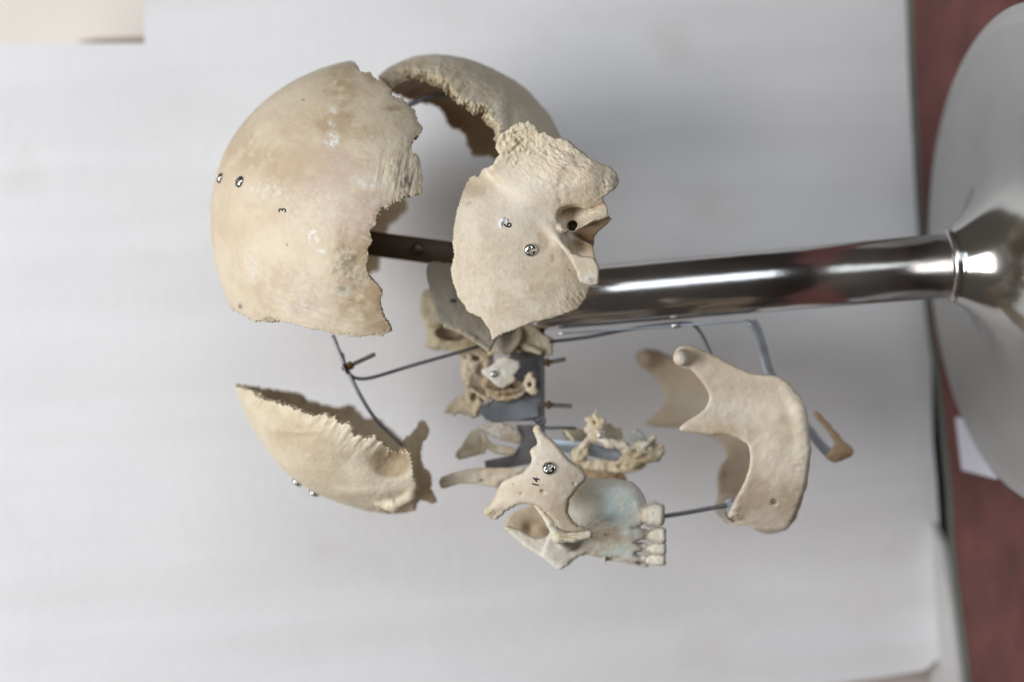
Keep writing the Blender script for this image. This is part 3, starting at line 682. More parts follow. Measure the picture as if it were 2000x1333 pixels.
fr = mesh_from(sd, g, 'frontal_bone', BONE_CREAM, disp=disp_fr, marks=marks_fr)
tag(fr, 'curved frontal bone with a saw-toothed rim, at the lower left below the plate numbered 3', 'skull bone')
screw(fr, 585, 943, start=(556, 975, 20), d=(0.6, -0.8, 0)); screw(fr, 618, 963, start=(600, 1000, 20), d=(0.35, -0.93, 0))

# ---- temporal (number 6)
g = Grid(866, 1222, 222, 676, -350, -136, 1.6)
sil = g.poly([(943, 330), (961, 323), (968, 312), (976, 302), (968, 289), (974, 272), (978, 261), (992, 254), (1004, 246), (1016, 236), (1024, 240), (1033, 235), (1046, 247), (1054, 262), (1064, 258), (1078, 268), (1099, 270), (1110, 274), (1128, 292), (1142, 303), (1171, 320), (1192, 326), (1204, 338), (1209, 356), (1200, 372), (1178, 386), (1188, 405), (1188, 420), (1196, 428), (1178, 446), (1163, 461), (1158, 484), (1164, 506), (1171, 524), (1169, 557), (1154, 560), (1148, 582), (1127, 605), (1108, 612), (1082, 622), (1047, 629), (1024, 636), (1006, 645), (984, 652), (962, 664), (954, 641), (940, 622), (914, 610), (906, 596), (895, 582), (884, 550), (881, 524), (887, 500), (884, 475), (888, 427), (894, 404), (902, 382), (910, 360), (918, 348), (928, 341), (934, 346)], 1, jag=2.6, js=7, seed=3, teeth=3.0, tw=7, tmask=lambda x, y: np.clip((960 - x) / 40, 0, 1) + np.exp(-((x - 990) / 40) ** 2 - ((y - 650) / 30) ** 2))
x, y = g.X2, g.Y2
base = -252 + ((x - 1010) ** 2 + (y - 490) ** 2) / 900.0
sq = g.poly([(840, 560), (860, 400), (905, 330), (960, 310), (1060, 330), (1110, 420), (1104, 455), (1120, 500), (1150, 540), (1200, 580), (1140, 640), (1000, 690), (900, 660)], 3)
S = g.slab(sq, base + 8, 6 + 6 * np.clip((x - 900) / 200, 0, 1))
mslab = g.poly([(955, 335), (960, 250), (1030, 222), (1130, 270), (1215, 325), (1210, 380), (1140, 402), (1060, 400)], 3)
mast = g.slab(mslab, (-236 + 0.10 * (y - 300) - 0.02 * (x - 1000)).astype(np.float32), 15, 12)
mast = smin(mast, g.chain([(1050, 318, -212, 36), (1105, 334, -226, 42), (1150, 345, -238, 35), (1180, 352, -240, 24)], 14), 24)
mast = smin(mast, g.ell((1080, 372, -232), (80, 46, 30)), 20)
S = smin(S, mast, 16)
tym = g.poly([(1080, 420), (1110, 396), (1146, 384), (1178, 390), (1192, 405), (1196, 424), (1166, 434), (1145, 441), (1138, 449), (1105, 453), (1088, 446)], 2, jag=1.5, js=6)
dr = np.full(x.shape, 1e9)
rl = [(1096, 448), (1105, 453), (1122, 451), (1138, 446), (1152, 436), (1163, 430), (1176, 425), (1190, 420)]
for (ax, ay), (bx, by) in zip(rl[:-1], rl[1:]):
    t_ = np.clip(((x - ax) * (bx - ax) + (y - ay) * (by - ay)) / ((bx - ax) ** 2 + (by - ay) ** 2), 0, 1)
    dr = np.minimum(dr, np.hypot(x - ax - t_ * (bx - ax), y - ay - t_ * (by - ay)))
hT = (-262 + 78 * (1 - np.exp(-dr / 22.)) + 14 * np.exp(-((x - 1114) / 17.) ** 2 - ((y - 436) / 14.) ** 2) - 10 * np.clip((x - 1150) / 40., 0, 1)).astype(np.float32)
tymS = g.slab(tym, hT, 6)
und = g.poly([(1100, 446), (1140, 440), (1165, 430), (1190, 416), (1200, 428), (1178, 447), (1163, 463), (1160, 490), (1120, 486), (1124, 468)], 2)
undS = g.slab(und, (-240 + (y - 430) * 1.0).astype(np.float32), 5)
gl = g.poly([(1085, 430), (1110, 452), (1140, 470), (1165, 486), (1172, 530), (1120, 530), (1085, 470)], 2)
glS = g.slab(gl, (-232 + 26 * np.exp(-((x - 1135) / 26.) ** 2 - ((y - 482) / 18.) ** 2)).astype(np.float32), 8)
S = smin(S, glS, 8)
ridge = g.chain([(1052, 425, -236, 4), (1078, 452, -247, 5), (1100, 482, -262, 5), (1118, 502, -280, 8), (1136, 520, -290, 13)], 6)
S = smin(S, ridge, 16)
S = smin(S, g.ell((1124, 440, -160), (46, 36, 18)), 8)
S = smax(S, -g.ell((1120, 425, -262), (33, 25, 76)), 5)
zp = g.poly([(1112, 494), (1136, 500), (1160, 504), (1172, 524), (1170, 557), (1134, 552), (1126, 532), (1116, 512)], 2, jag=1.5, js=5)
S = smin(S, g.slab(zp, -292, 16, 6), 5)
S = smin(S, tymS, 6); S = np.minimum(S, undS)
S = smax(S, -g.cap((1114, 440, -300), (1120, 442, -172), 12, 10), 2)
rimt = np.clip(-sil, 0, 30)
S = smax(S, (sil * 0.9)[:, :, None] + 0 * g.Z, 4)
# lower front edge thins
def disp_tm(V, n):
    x, y, z = V.T
    mst = np.clip(np.exp(-((x - 1085) / 95) ** 2 - ((y - 325 - 0.35 * (x - 1085)) / 62) ** 2) * 1.3, 0, 1)
    por = np.exp(-((x - 1010) / 45) ** 2 - ((y - 275) / 38) ** 2) + 0.6 * np.exp(-((x - 1105) / 55) ** 2 - ((y - 292) / 20) ** 2)
    d = 0.9 * fbm(x, y, z, 36, 3, 1) + 0.30 * fbm(x, y, z, 6, 2, 2)
    d += mst * 2.3 * fbm(x * 0.8, y * 1.5 - 0.7 * x, z, 7, 4, 3) + mst * 2.5 * fbm(x, y, z, 30, 2, 23) + np.clip(por, 0, 1) * 8.0 * fbm(x, y, z, 9, 4, 4) + np.clip(por, 0, 1) * 3.0 * fbm(x, y, z, 24, 2, 14)
    d += 2.2 * np.exp(-((x - 1120) / 34) ** 2 - ((y - 590) / 30) ** 2) * fbm((x + y) * 0.3, x - y, z, 7, 3, 9)
    d += 1.6 * np.exp(-((x - 1150) / 26) ** 2 - ((y - 410) / 20) ** 2) * fbm(x * 0.4 + y * 0.7, x - y, z, 6, 3, 5)
    d -= 1.6 * np.exp(-((x - 1095) / 8) ** 2 - ((y - 390 - (x - 1095)) / 26) ** 2) * (1 + fbm(x, y, z, 5, 2, 6))
    d += gauss(x, y, [(1050, 500, 60, 30, -2.5), (1010, 600, 60, 20, 2), (985, 470, 60, 60, 2), (1060, 430, 24, 40, -3)])
    d -= 6 * np.exp(-((np.hypot(x - 1182, y - 360)) / 14) ** 2) * np.clip(fbm(x - y, (x + y) * 0.3, z, 7, 2, 7), 0, 1)
    return d
def marks_tm(V):
    x, y, z = V.T; s_ = g.look(sil, x, y); rim = np.clip(1 + s_ / 3.5, 0, 1)
    return dict(edge=np.maximum(np.maximum(rim * 0.6, blobs(V, [(1010, 275, 40, 34, 0.8), (1040, 262, 30, 20, 0.6), (1112, 510, 6, 22, 0.8), (940, 350, 12, 12, 0.9), (975, 650, 20, 8, 0.6)], 5, 10)), 0),
        tan=np.maximum(blobs(V, [(930, 370, 36, 16, 0.7), (915, 398, 6, 7, 0.9), (1060, 470, 10, 22, 0.5), (1035, 530, 40, 30, 0.35), (1078, 505, 5, 8, 0.8), (1080, 535, 14, 14, 0.4), (1040, 555, 26, 14, 0.35), (1180, 440, 18, 12, 0.6), (1120, 360, 50, 40, 0.35), (1000, 590, 50, 30, 0.35), (1050, 570, 40, 24, 0.5), (960, 470, 30, 50, .3), (1090, 400, 30, 20, .4), (1125, 590, 26, 18, .5)], 6), np.clip((y - 453 + (x - 1105) * 0.40) / 5, 0, 1) * np.clip((494 - y) / 8, 0, 1) * np.clip((x - 1118) / 14, 0, 1) * 0.95),  # last term: brown painted on the underside for its shade
        dark=np.maximum(((np.hypot(x - 1118, y - 441) < 13) & (z > -196)) * 0.8 + blobs(V, [(1112, 528, 2.5, 2.5, 1), (1146, 578, 2.5, 2.5, 1), (1154, 548, 10, 6, 0.55), (1100, 330, 6, 4, 0.5), (1105, 322, 5, 3, 0.6), (1044, 300, 6, 4, 0.35), (1062, 250, 5, 3, 0.5), (1200, 352, 7, 14, 0.45)], 7, 6), blobs(V, [(1030, 500, 160, 150, 0.10)], 9, 3)),  # first term: shade deep in the ear hole, painted dark
        chalk=blobs(V, [(1150, 545, 12, 10, 0.9), (1050, 390, 60, 50, 0.35), (1010, 370, 40, 20, 0.3), (1100, 460, 20, 30, 0.5), (960, 420, 60, 50, 0.25), (950, 590, 8, 10, 0.5), (1145, 415, 16, 8, 0.4)], 8, 7))
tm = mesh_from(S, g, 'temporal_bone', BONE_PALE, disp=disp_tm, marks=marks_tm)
tag(tm, 'ear bone with a dark ear hole, one screw and the number 6', 'skull bone')
screw(tm, 1036, 489, spin=0.2); number(tm, '6', 992, 440, 22, bold=0.022)
gg = Grid(972, 1000, 422, 456, -270, -228, 0.8)
loc, _ = hit(tm, 984, 434); cz = loc.z
gg = Grid(972, 1000, 422, 456, cz - 12, cz + 10, 0.8)
gs = gg.chain([(979, 446, cz + 0.5, 2.6), (977.5, 436, cz + 0.5, 3.6), (982, 429.5, cz + 0.5, 3.8), (990, 431, cz + 0.5, 2.8), (991, 435, cz + 0.5, 2)], 3)
mesh_from(gs, gg, 'glue_blob', GLUE, parent=tm, smooth_it=0)

# ---- zygomatic (number 14)
g = Grid(938, 1172, 822, 1082, -300, -160, 1.5)
zo = g.poly([(1043, 833), (1050, 831), (1056, 835), (1063, 847), (1074, 856), (1088, 868), (1105, 890), (1118, 902), (1131, 911), (1146, 929), (1144, 938), (1137, 946), (1127, 955), (1118, 970), (1111, 980), (1109, 996), (1114, 1010), (1129, 1026), (1150, 1032), (1156, 1038), (1150, 1044), (1120, 1046), (1104, 1046), (1092, 1040), (1086, 1028), (1080, 1014), (1064, 1000), (1048, 988), (1036, 984), (1022, 984), (1006, 988), (988, 1000), (976, 1012), (964, 1015), (953, 1011), (949, 1000), (951, 992), (958, 985), (967, 969), (975, 950), (984, 938), (1000, 931), (1020, 923), (1033, 911), (1039, 897), (1036, 886), (1034, 880), (1044, 872), (1050, 868), (1047, 853), (1041, 840)], 2, jag=2.4, js=6, seed=2)
x, y = g.X2, g.Y2
hz = (-232 + ((x - 1080) ** 2 + (y - 915) ** 2) / 420.0).astype(np.float32)
hz = np.minimum(hz, -185)
tk = (9 + 3 * np.exp(-((x - 1085) / 40.) ** 2 - ((y - 930) / 60.) ** 2)).astype(np.float32)
S = g.slab(zo, hz, tk, 8)
S = smin(S, g.chain([(953, 1000, -192, 7), (975, 985, -194, 9), (1000, 965, -204, 10)], 6), 8)
def disp_zy(V, n):
    x, y, z = V.T
    tip = 0.6 * np.exp(-((x - 955) / 12) ** 2 - ((y - 1003) / 14) ** 2) + np.exp(-((x - 1046) / 8) ** 2 - ((y - 852) / 20) ** 2) + np.exp(-((x - 1120) / 40) ** 2 - ((y - 1055) / 12) ** 2)
    return 0.8 * fbm(x, y, z, 26, 3, 1) + 0.22 * fbm(x, y, z, 5, 2, 2) + 3.0 * tip * fbm(x, y, z, 5, 3, 3) * np.where(y > 1030, 0.3, 1) + gauss(x, y, [(1061, 961, 5, 4, -4), (1067, 958, 14, 5, 1.5), (1040, 985, 70, 10, 1.5), (1018, 965, 3, 3, -3), (1122, 945, 3, 3, -2)]) * (z < hzf(x, y))
hzf = lambda x, y: np.minimum(-232 + ((x - 1080) ** 2 + (y - 915) ** 2) / 420.0, -185)
def marks_zy(V):
    x, y, z = V.T; s_ = g.look(zo, x, y); rim = np.clip(1 + s_ / 2.5, 0, 1)
    return dict(edge=np.maximum(np.maximum(blobs(V, [(953, 1002, 9, 12, 1), (1046, 850, 7, 16, 0.8), (1110, 1050, 20, 12, 0.7), (1036, 884, 5, 6, 0.5)], 2, 9), rim * 0.35), 0),
        dark=blobs(V, [(1057, 958.5, 3.4, 2.4, 1), (1019.5, 965, 2.4, 2, 1), (1002, 946, 1.3, 1.3, 1), (1050, 906, 1.2, 1.2, .7), (1071, 888, 1.2, 1.2, .7), (1132, 945, 1.5, 1.5, .8), (1110, 985, 5, 3, .4)], 4, 60),
        chalk=blobs(V, [(1070, 890, 40, 40, 0.3), (1090, 960, 26, 14, 0.3), (1040, 890, 6, 20, .5)], 7, 8),
        tan=blobs(V, [(1040, 960, 50, 20, 0.25), (1095, 985, 30, 40, 0.35), (1030, 1000, 60, 12, 0.3)], 6))
zy = mesh_from(S, g, 'cheek_bone', BONE_PINK, disp=disp_zy, marks=marks_zy)
tag(zy, 'star-shaped cheek bone with one screw and the number 14, in front of the upper jaw', 'skull bone')
screw(zy, 1072, 915, spin=0.5, scale=1.0); number(zy, '14', 1047, 943, 19, rot=-0.14, shear=0.1, bold=0.02)

# ---- upper jaw
g = Grid(975, 1290, 925, 1122, -236, 60, 1.8)
x, y = g.X2, g.Y2
body = g.poly([(1100, 990), (1118, 965), (1136, 948), (1148, 941), (1166, 950), (1182, 950), (1204, 950), (1229, 955), (1240, 970), (1249, 988), (1254, 1004), (1250, 1020), (1236, 1029), (1250, 1037), (1258, 1046), (1251, 1056), (1238, 1060), (1254, 1070), (1252, 1078), (1240, 1084), (1256, 1094), (1248, 1104), (1226, 1098), (1212, 1092), (1186, 1090), (1182, 1104), (1178, 1092), (1164, 1088), (1144, 1083), (1116, 1096), (1098, 1108), (1070, 1092), (1060, 1070), (1080, 1030)], 2, jag=1.6, js=7, seed=5)
hb = (-128 + 62 * np.clip((y - 950) / 160., 0, 1.1) ** 1.7 - 10 * np.exp(-((x - 1200) / 34.) ** 2 - ((y - 975) / 30.) ** 2) + 16 * np.exp(-((x - 1170) / 40.) ** 2 - ((y - 1022) / 22.) ** 2)).astype(np.float32)
S = g.slab(body, hb, 11, 8)
S = smin(S, g.ell((1194, 984, -122), (60, 42, 15)), 30)
for yy, ww in ((1006, -116), (1042, -92), (1068, -80), (1092, -70)):
    S = smin(S, g.cap((1185, yy - 2, ww + 4), (1258, yy, ww - 6), 6, 9), 4)
fpr = g.poly([(985, 1032), (992, 1026), (1012, 1034), (1036, 1046), (1062, 1050), (1092, 1044), (1120, 1060), (1118, 1096), (1100, 1110), (1088, 1113), (1068, 1097), (1024, 1067), (998, 1044)], 2, jag=1.5, js=8, seed=7)
S = smin(S, g.slab(fpr, (-62 + 0.35 * (1060 - y) + 0.0 * x).astype(np.float32), 6), 8)
wall = g.poly([(985, 1034), (990, 1014), (1002, 1002), (1030, 990), (1052, 984), (1078, 1000), (1094, 1030), (1092, 1058), (1060, 1062), (1020, 1058)], 2, jag=2, js=8, seed=8)
S = smin(S, g.slab(wall, (-12 + 0.2 * (y - 1020) + 18 * np.exp(-((x - 1035) / 14.) ** 2 - ((y - 1030) / 14.) ** 2)).astype(np.float32), 5), 6)
S = smin(S, g.chain([(1046, 987, -200, 3.5), (1060, 1003, -206, 5), (1074, 1024, -208, 7), (1090, 1050, -206, 10), (1120, 1050, -208, 9), (1150, 1044, -208, 8)], 5), 6)
S = smin(S, g.cap((1092, 1048, -200), (1110, 1060, -110), 11, 16), 12)
S = smax(S, -g.ell((1118, 1049, -220), (24, 3.5, 9)), 3)
S = smax(S, -g.cap((1056, 1000, -214), (1070, 1018, -218), 1.5, 3), 2)
def marks_mx(V):
    x, y, z = V.T
    return dict(teal=blobs(V, [(1205, 988, 34, 30, 0.95), (1225, 1005, 22, 30, 0.5), (1225, 1075, 30, 12, 0.6), (1240, 1045, 14, 20, 0.5), (1180, 1085, 14, 8, 0.4)], 3, 40),
        tan=np.maximum(blobs(V, [(1180, 1045, 50, 16, 0.6), (1150, 1075, 30, 12, 0.4), (1110, 1040, 20, 14, 0.4)], 4), ((z > -40) & (y < 1060) & (x < 1095)) * 0.8),  # inner walls browned, the shadow of the hollow painted in
        dark=blobs(V, [(1188, 1045, 8, 3, 0.7), (1240, 1030, 12, 4, 0.6), (1250, 1058, 8, 5, 0.7), (1245, 1078, 10, 4, 0.5), (1250, 995, 5, 16, 0.3), (1246, 1100, 8, 5, 0.8)], 5, 14),  # includes the shade of the gaps between teeth, put into the colour
        chalk=blobs(V, [(1200, 958, 34, 12, 1.0), (1235, 1085, 26, 8, .8), (1225, 1040, 16, 8, .6)], 6, 20), edge=blobs(V, [(1100, 1052, 20, 12, 0.9), (1120, 1050, 30, 5, 0.9), (1070, 1018, 12, 14, 0.5), (1148, 948, 10, 7, 0.8), (1130, 962, 12, 12, 0.5), (990, 1032, 12, 8, 0.6)], 7))
mx = mesh_from(S, g, 'upper_jaw', BONE_WHITE, disp=lambda V, n: 1.6 * fbm(V[:, 0], V[:, 1], V[:, 2], 16, 3, 1) + 0.5 * fbm(V[:, 0], V[:, 1], V[:, 2], 5, 2, 2), marks=marks_mx)
tag(mx, 'upper jaw bone with a blue-green stain and a row of pale teeth', 'skull bone')
def tooth(cx, cy, w, lx, ly, lz, root, brown=0.3, lab=None, parent=mx):
    g = Grid(cx - lx - root - 6, cx + lx + 8, cy - ly - 8, cy + ly + 8, w - lz - 6, w + lz + 6, 1.4)
    q = (np.abs((g.X - cx) / lx) ** 5 + np.abs((g.Y - cy) / (ly * (1.02 + 0.20 * (g.X - cx) / lx - 0.10 * ((g.X - cx) / lx) ** 2))) ** 3.2 + np.abs((g.Z - w) / lz) ** 2.6) ** (1 / 3.6)
    S = (q - 1) * min(lx, ly)
    S = smin(S, g.chain([(cx - lx * 0.3, cy, w, ly * 0.72), (cx - lx - root, cy - 1, w + 3, ly * 0.42)], 4), 3)
    S = smax(S, -g.ell((cx + lx + 3, cy, w), (6, ly * 0.55, lz * 0.6)), 2.5)
    def mk(V):
        x = V[:, 0]; n = fbm(V[:, 0], V[:, 1], V[:, 2], 7, 2, int(cx))
        return dict(tan=np.clip((x - cx - lx + 5) / 4 + n, 0, 1) * 0.9 + np.clip((cx - lx * 0.2 - x) / 14, 0, 1) * brown, dark=np.clip((x - cx - lx + 2.2) / 3 + n, 0, 1) * 0.35)
    o = mesh_from(S, g, 'tooth', TOOTH, parent=parent, disp=rough(2.2, 13, 3, int(cy)), marks=mk)
    if lab: tag(o, label=lab)
    return o
tooth(1275, 1006, -122, 24, 21, 26, 6, 0.6, 'broad molar with a brown biting edge'); tooth(1285, 1046, -98, 17, 15, 18, 34, 0.4); tooth(1286, 1072, -86, 16, 11.5, 15, 34, 0.3)
tooth(1281, 1094, -74, 20, 11, 13, 36, 0.1); tooth(1254, 1099, 0, 14, 9, 12, 12, 0.9, 'small brown tooth behind the front one')
for yy, ww, dx in ((992, 30, 2), (1020, 50, 6), (1050, 60, 8), (1076, 50, 8)): tooth(1276 + dx - 8, yy, ww + 20, 16, 11, 12, 14, 0.7)

# ---- lower jaw
g = Grid(1228, 1600, 664, 1058, -240, 275, 2.2)
x, y = g.X2, g.Y2
nr = g.poly([(1318, 700), (1317, 690), (1324, 680), (1338, 675), (1352, 676), (1372, 684), (1393, 693), (1421, 707), (1448, 721), (1476, 731), (1510, 733), (1531, 741), (1548, 759), (1562, 772), (1568, 786), (1576, 807), (1578, 841), (1582, 876), (1580, 910), (1574, 945), (1566, 973), (1556, 1000), (1546, 1021), (1534, 1037), (1502, 1040), (1476, 1037), (1460, 1026), (1448, 1018), (1426, 1012), (1424, 1000), (1436, 975), (1455, 938), (1464, 900), (1462, 876), (1455, 866), (1438, 855), (1414, 848), (1393, 851), (1366, 848), (1338, 844), (1326, 839), (1336, 826), (1366, 806), (1380, 790), (1384, 772), (1376, 755), (1362, 735), (1348, 722), (1338, 720), (1324, 711)], 2, jag=0.8, js=10, seed=2)
hn = (-150 + 120 * np.clip((y - 870) / 165., 0, 1.1) ** 1.5 - 14 * np.clip((760 - y) / 80., 0, 1) + 6 * np.exp(-((x - 1400) / 60.) ** 2 - ((y - 790) / 30.) ** 2)).astype(np.float32)
tn = (9 + 5 * np.clip((y - 860) / 80., 0, 1) + 3 * np.clip((x - 1480) / 80., 0, 1)).astype(np.float32)
S = g.slab(nr, hn, tn, 8.5)
S = smin(S, smin(g.cap((1330, 700, -190), (1346, 697, -140), 15, 18), g.cap((1346, 697, -150), (1400, 722, -150), 16, 9), 8), 8)
S = smin(S, g.chain([(1535, 760, -152, 11), (1560, 800, -154, 12), (1566, 880, -146, 14), (1558, 945, -108, 15), (1540, 1005, -52, 16)], 8), 10)
frr = g.poly([(1243, 705), (1244, 692), (1254, 684), (1270, 681), (1288, 686), (1314, 698), (1400, 720), (1480, 738), (1526, 790), (1545, 860), (1545, 940), (1530, 1015), (1480, 1022), (1445, 1015), (1421, 1014), (1404, 1004), (1398, 985), (1402, 962), (1400, 935), (1408, 910), (1420, 893), (1414, 874), (1396, 856), (1340, 838), (1308, 836), (1276, 833), (1260, 827), (1282, 808), (1299, 786), (1293, 758), (1276, 732), (1254, 718)], 2, jag=1.5, js=12, seed=6)
hf = (225 - 205 * np.clip((y - 850) / 165., 0, 1.1) ** 1.6 + 0 * x).astype(np.float32)
S = smin(S, g.slab(frr, hf, 11, 9), 6)
S = smin(S, g.cap((1262, 700, 205), (1290, 705, 225), 17, 12), 8)
S = smin(S, g.cap((1500, 1018, -15), (1500, 1012, 35), 22, 22), 14)
S = smin(S, g.chain([(1404, 992, 60, 9), (1422, 1012, 10, 10), (1440, 1016, -30, 11), (1456, 1018, -50, 9)], 6), 6)
# tooth sockets along the upper edge
for (a, b, c) in ((1424, 1002, -66), (1436, 1012, -36), (1446, 1016, -8), (1404, 985, 90), (1404, 958, 128), (1410, 930, 160)): S = smax(S, -g.cap((a - 12, b, c), (a + 16, b, c), 6.5, 5), 2.5)
S = smax(S, -g.cap((1509, 980, -160), (1514, 981, -60), 6.5, 5), 1.5)
def disp_md(V, n):
    x, y, z = V.T; near = z < 60
    soc = np.exp(-((x - 1425) / 22) ** 2 - ((y - 1000) / 30) ** 2)
    return 1.8 * fbm(x, y, z, 34, 3, 1) + 0.4 * fbm(x, y, z, 8, 2, 2) + 7.0 * soc * fbm(x, y, z, 11, 4, 3) + near * gauss(x, y, [(1430, 800, 50, 22, -3), (1520, 860, 30, 40, 2.5), (1480, 900, 20, 60, -3), (1500, 775, 40, 14, -2)]) + near * 1.8 * np.exp(-((x - 1562) / 14) ** 2) * fbm(x * 0.4, y, z, 9, 3, 5)
def marks_md(V):
    x, y, z = V.T; far = (z > 90) * 1.0
    return dict(tan=np.maximum(np.maximum(blobs(V, [(1360, 700, 26, 20, 0.5), (1535, 840, 18, 30, 0.4), (1480, 960, 30, 40, 0.5), (1400, 840, 60, 14, 0.5), (1440, 990, 20, 30, 0.5), (1500, 760, 40, 30, 0.3), (1540, 980, 24, 40, 0.4)], 3), far * 0.55), 0),
        edge=blobs(V, [(1538, 838, 12, 12, 0.55), (1560, 868, 8, 10, 0.45)], 4, 20),
        dark=np.maximum(((np.hypot(x - 1510, y - 980) < 8) & (z > -92) & (z < 0)) * 1.0, blobs(V, [(1408, 930, 10, 26, 0.4), (1450, 830, 6, 4, .3)], 6) * far),  # small nerve hole painted black in place of its shade
        chalk=blobs(V, [(1334, 708, 12, 10, 0.9), (1425, 795, 40, 30, 0.3), (1548, 765, 10, 10, 0.4), (1330, 835, 10, 5, .4)], 7, 14),
        teal=blobs(V, [(1430, 990, 12, 14, 0.5)], 8) + far * blobs(V, [(1340, 790, 40, 26, 0.22)], 9))
md = mesh_from(S, g, 'lower_jaw', BONE_PINK, disp=disp_md, marks=marks_md)
tag(md, 'toothless lower jaw bone hanging below the polished pole', 'skull bone')
screw(md, 1465, 1030, start=(1462, 1060, -20), d=(0.05, -1, 0), scale=0.6)
sweep('jaw_clip', [(1424, 975, -60), (1430, 990, -58), (1424, 1004, -50), (1436, 1014, -40)], rectp(0.0006, 0.0022), ZINC, md, hint=FW)

# ---- hyoid
g = Grid(1578, 1676, 796, 912, -14, 52, 1.8)
hy = g.poly([(1588, 806), (1594, 804), (1600, 808), (1614, 822), (1628, 838), (1640, 850), (1648, 862), (1664, 874), (1667, 885), (1656, 894), (1645, 900), (1630, 904), (1619, 899), (1614, 890), (1624, 880), (1629, 868), (1624, 854), (1610, 836), (1596, 822)], 2, jag=1)
S = g.slab(hy, 20, 7); S = smin(S, g.ell((1642, 884, 20), (22, 14, 13)), 6)
hyo = mesh_from(S, g, 'hyoid_bone', BONE_DARK, disp=rough(2.0, 10), marks=lambda V: dict(tan=np.full(len(V), 0.85)))
tag(hyo, 'small brown hooked bone at the tip of the metal strap, right of the lower jaw', 'skull bone')

# ---- thin plates and fragments in the middle
def frag(name, label, polys, mat, vox=2.0, chains=(), ells=(), cuts=(), jag=2.0, rg=2.0, rs=10, mk=None, k=4, rnd=None):
    """polys: (points, depth, half thickness, tilt_x, tilt_y, curvature)"""
    xs = [p[0] for P in polys for p in P[0]] + [c[0] for C in chains for c in C] + [e[0][0] - e[1][0] for e in ells] + [e[0][0] + e[1][0] for e in ells]
    ys = [p[1] for P in polys for p in P[0]] + [c[1] for C in chains for c in C] + [e[0][1] - e[1][1] for e in ells] + [e[0][1] + e[1][1] for e in ells]
    zz = []
    for P in polys:
        pts = np.array(P[0], float); c = pts.mean(0)
        d = P[3] * (pts[:, 0] - c[0]) + P[4] * (pts[:, 1] - c[1]); q = P[5] * ((pts - c) ** 2).sum(1) / 100.
        zz += list(P[1] + d + q - P[2]) + list(P[1] + d + q + P[2]) + [P[1] - P[2], P[1] + P[2]]
    for C in chains: zz += [c[2] - c[3] for c in C] + [c[2] + c[3] for c in C]
    for e in ells: zz += [e[0][2] - e[1][2], e[0][2] + e[1][2]]
    g = Grid(min(xs) - 12, max(xs) + 12, min(ys) - 12, max(ys) + 12, min(zz) - 12, max(zz) + 12, vox)
    S = None
    for i, P in enumerate(polys):
        pts = np.array(P[0], float); c = pts.mean(0)
        sd = g.poly(P[0], 2, jag=jag, js=8, seed=i + 3)
        h = (P[1] + P[3] * (g.X2 - c[0]) + P[4] * (g.Y2 - c[1]) + P[5] * ((g.X2 - c[0]) ** 2 + (g.Y2 - c[1]) ** 2) / 100. + 2.5 * fbm(g.X2, g.Y2, g.X2 * 0, 22, 2, i)).astype(np.float32)
        s_ = g.slab(sd, h, P[2], min(P[2], 6)); S = s_ if S is None else smin(S, s_, k)
    for C in chains:
        s_ = g.chain(C, k); S = s_ if S is None else smin(S, s_, k)
    for e in ells:
        s_ = g.ell(*e); S = s_ if S is None else smin(S, s_, k)
    for c in cuts: S = smax(S, -g.ell(*c), 2)
    o = mesh_from(S, g, name, mat, disp=rough(rg, rs), marks=mk or (lambda V: {}))
    tag(o, label, 'skull bone'); return o
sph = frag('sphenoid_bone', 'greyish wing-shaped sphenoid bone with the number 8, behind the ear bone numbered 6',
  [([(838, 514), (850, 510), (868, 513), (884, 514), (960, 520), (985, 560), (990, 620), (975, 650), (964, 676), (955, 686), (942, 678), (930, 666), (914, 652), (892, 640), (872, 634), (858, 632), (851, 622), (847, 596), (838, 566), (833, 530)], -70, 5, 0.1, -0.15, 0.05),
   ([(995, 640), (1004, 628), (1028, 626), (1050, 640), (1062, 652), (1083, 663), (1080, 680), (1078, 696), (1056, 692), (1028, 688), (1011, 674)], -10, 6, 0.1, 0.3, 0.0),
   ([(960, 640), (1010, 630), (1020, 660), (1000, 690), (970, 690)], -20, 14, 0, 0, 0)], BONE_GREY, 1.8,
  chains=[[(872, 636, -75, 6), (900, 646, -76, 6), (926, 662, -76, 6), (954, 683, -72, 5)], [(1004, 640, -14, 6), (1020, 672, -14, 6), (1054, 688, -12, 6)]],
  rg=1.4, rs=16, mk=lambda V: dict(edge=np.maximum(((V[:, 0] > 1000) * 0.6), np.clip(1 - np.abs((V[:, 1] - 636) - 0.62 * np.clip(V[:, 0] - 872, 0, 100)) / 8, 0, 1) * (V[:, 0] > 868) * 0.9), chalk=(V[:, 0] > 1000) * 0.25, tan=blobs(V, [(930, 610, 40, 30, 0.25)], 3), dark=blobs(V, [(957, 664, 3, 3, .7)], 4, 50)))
number(sph, '8', 886, 588, 17, bold=0.01)
far_wing = frag('sphenoid_wing', 'cream wing plate with a dark hollow, blurred behind the bone numbered 8',
  [([(824, 574), (834, 566), (850, 570), (862, 600), (868, 632), (905, 640), (945, 670), (950, 690), (925, 696), (903, 690), (871, 684), (833, 680), (836, 650), (826, 630), (820, 606)], 95, 7, 0.1, 0.2, 0.25),
   ([(838, 640), (880, 640), (930, 668), (960, 700), (900, 730), (905, 700), (870, 684), (836, 680)], 80, 9, 0, 0.4, 0.3)], BONE_BROWN, 2.4, cuts=[((884, 650, 60), (34, 18, 36))], rg=3, mk=lambda V: dict(edge=np.full(len(V), 0.55), chalk=np.full(len(V), 0.12), tan=blobs(V, [(885, 650, 34, 22, 1)], 2, 30)))
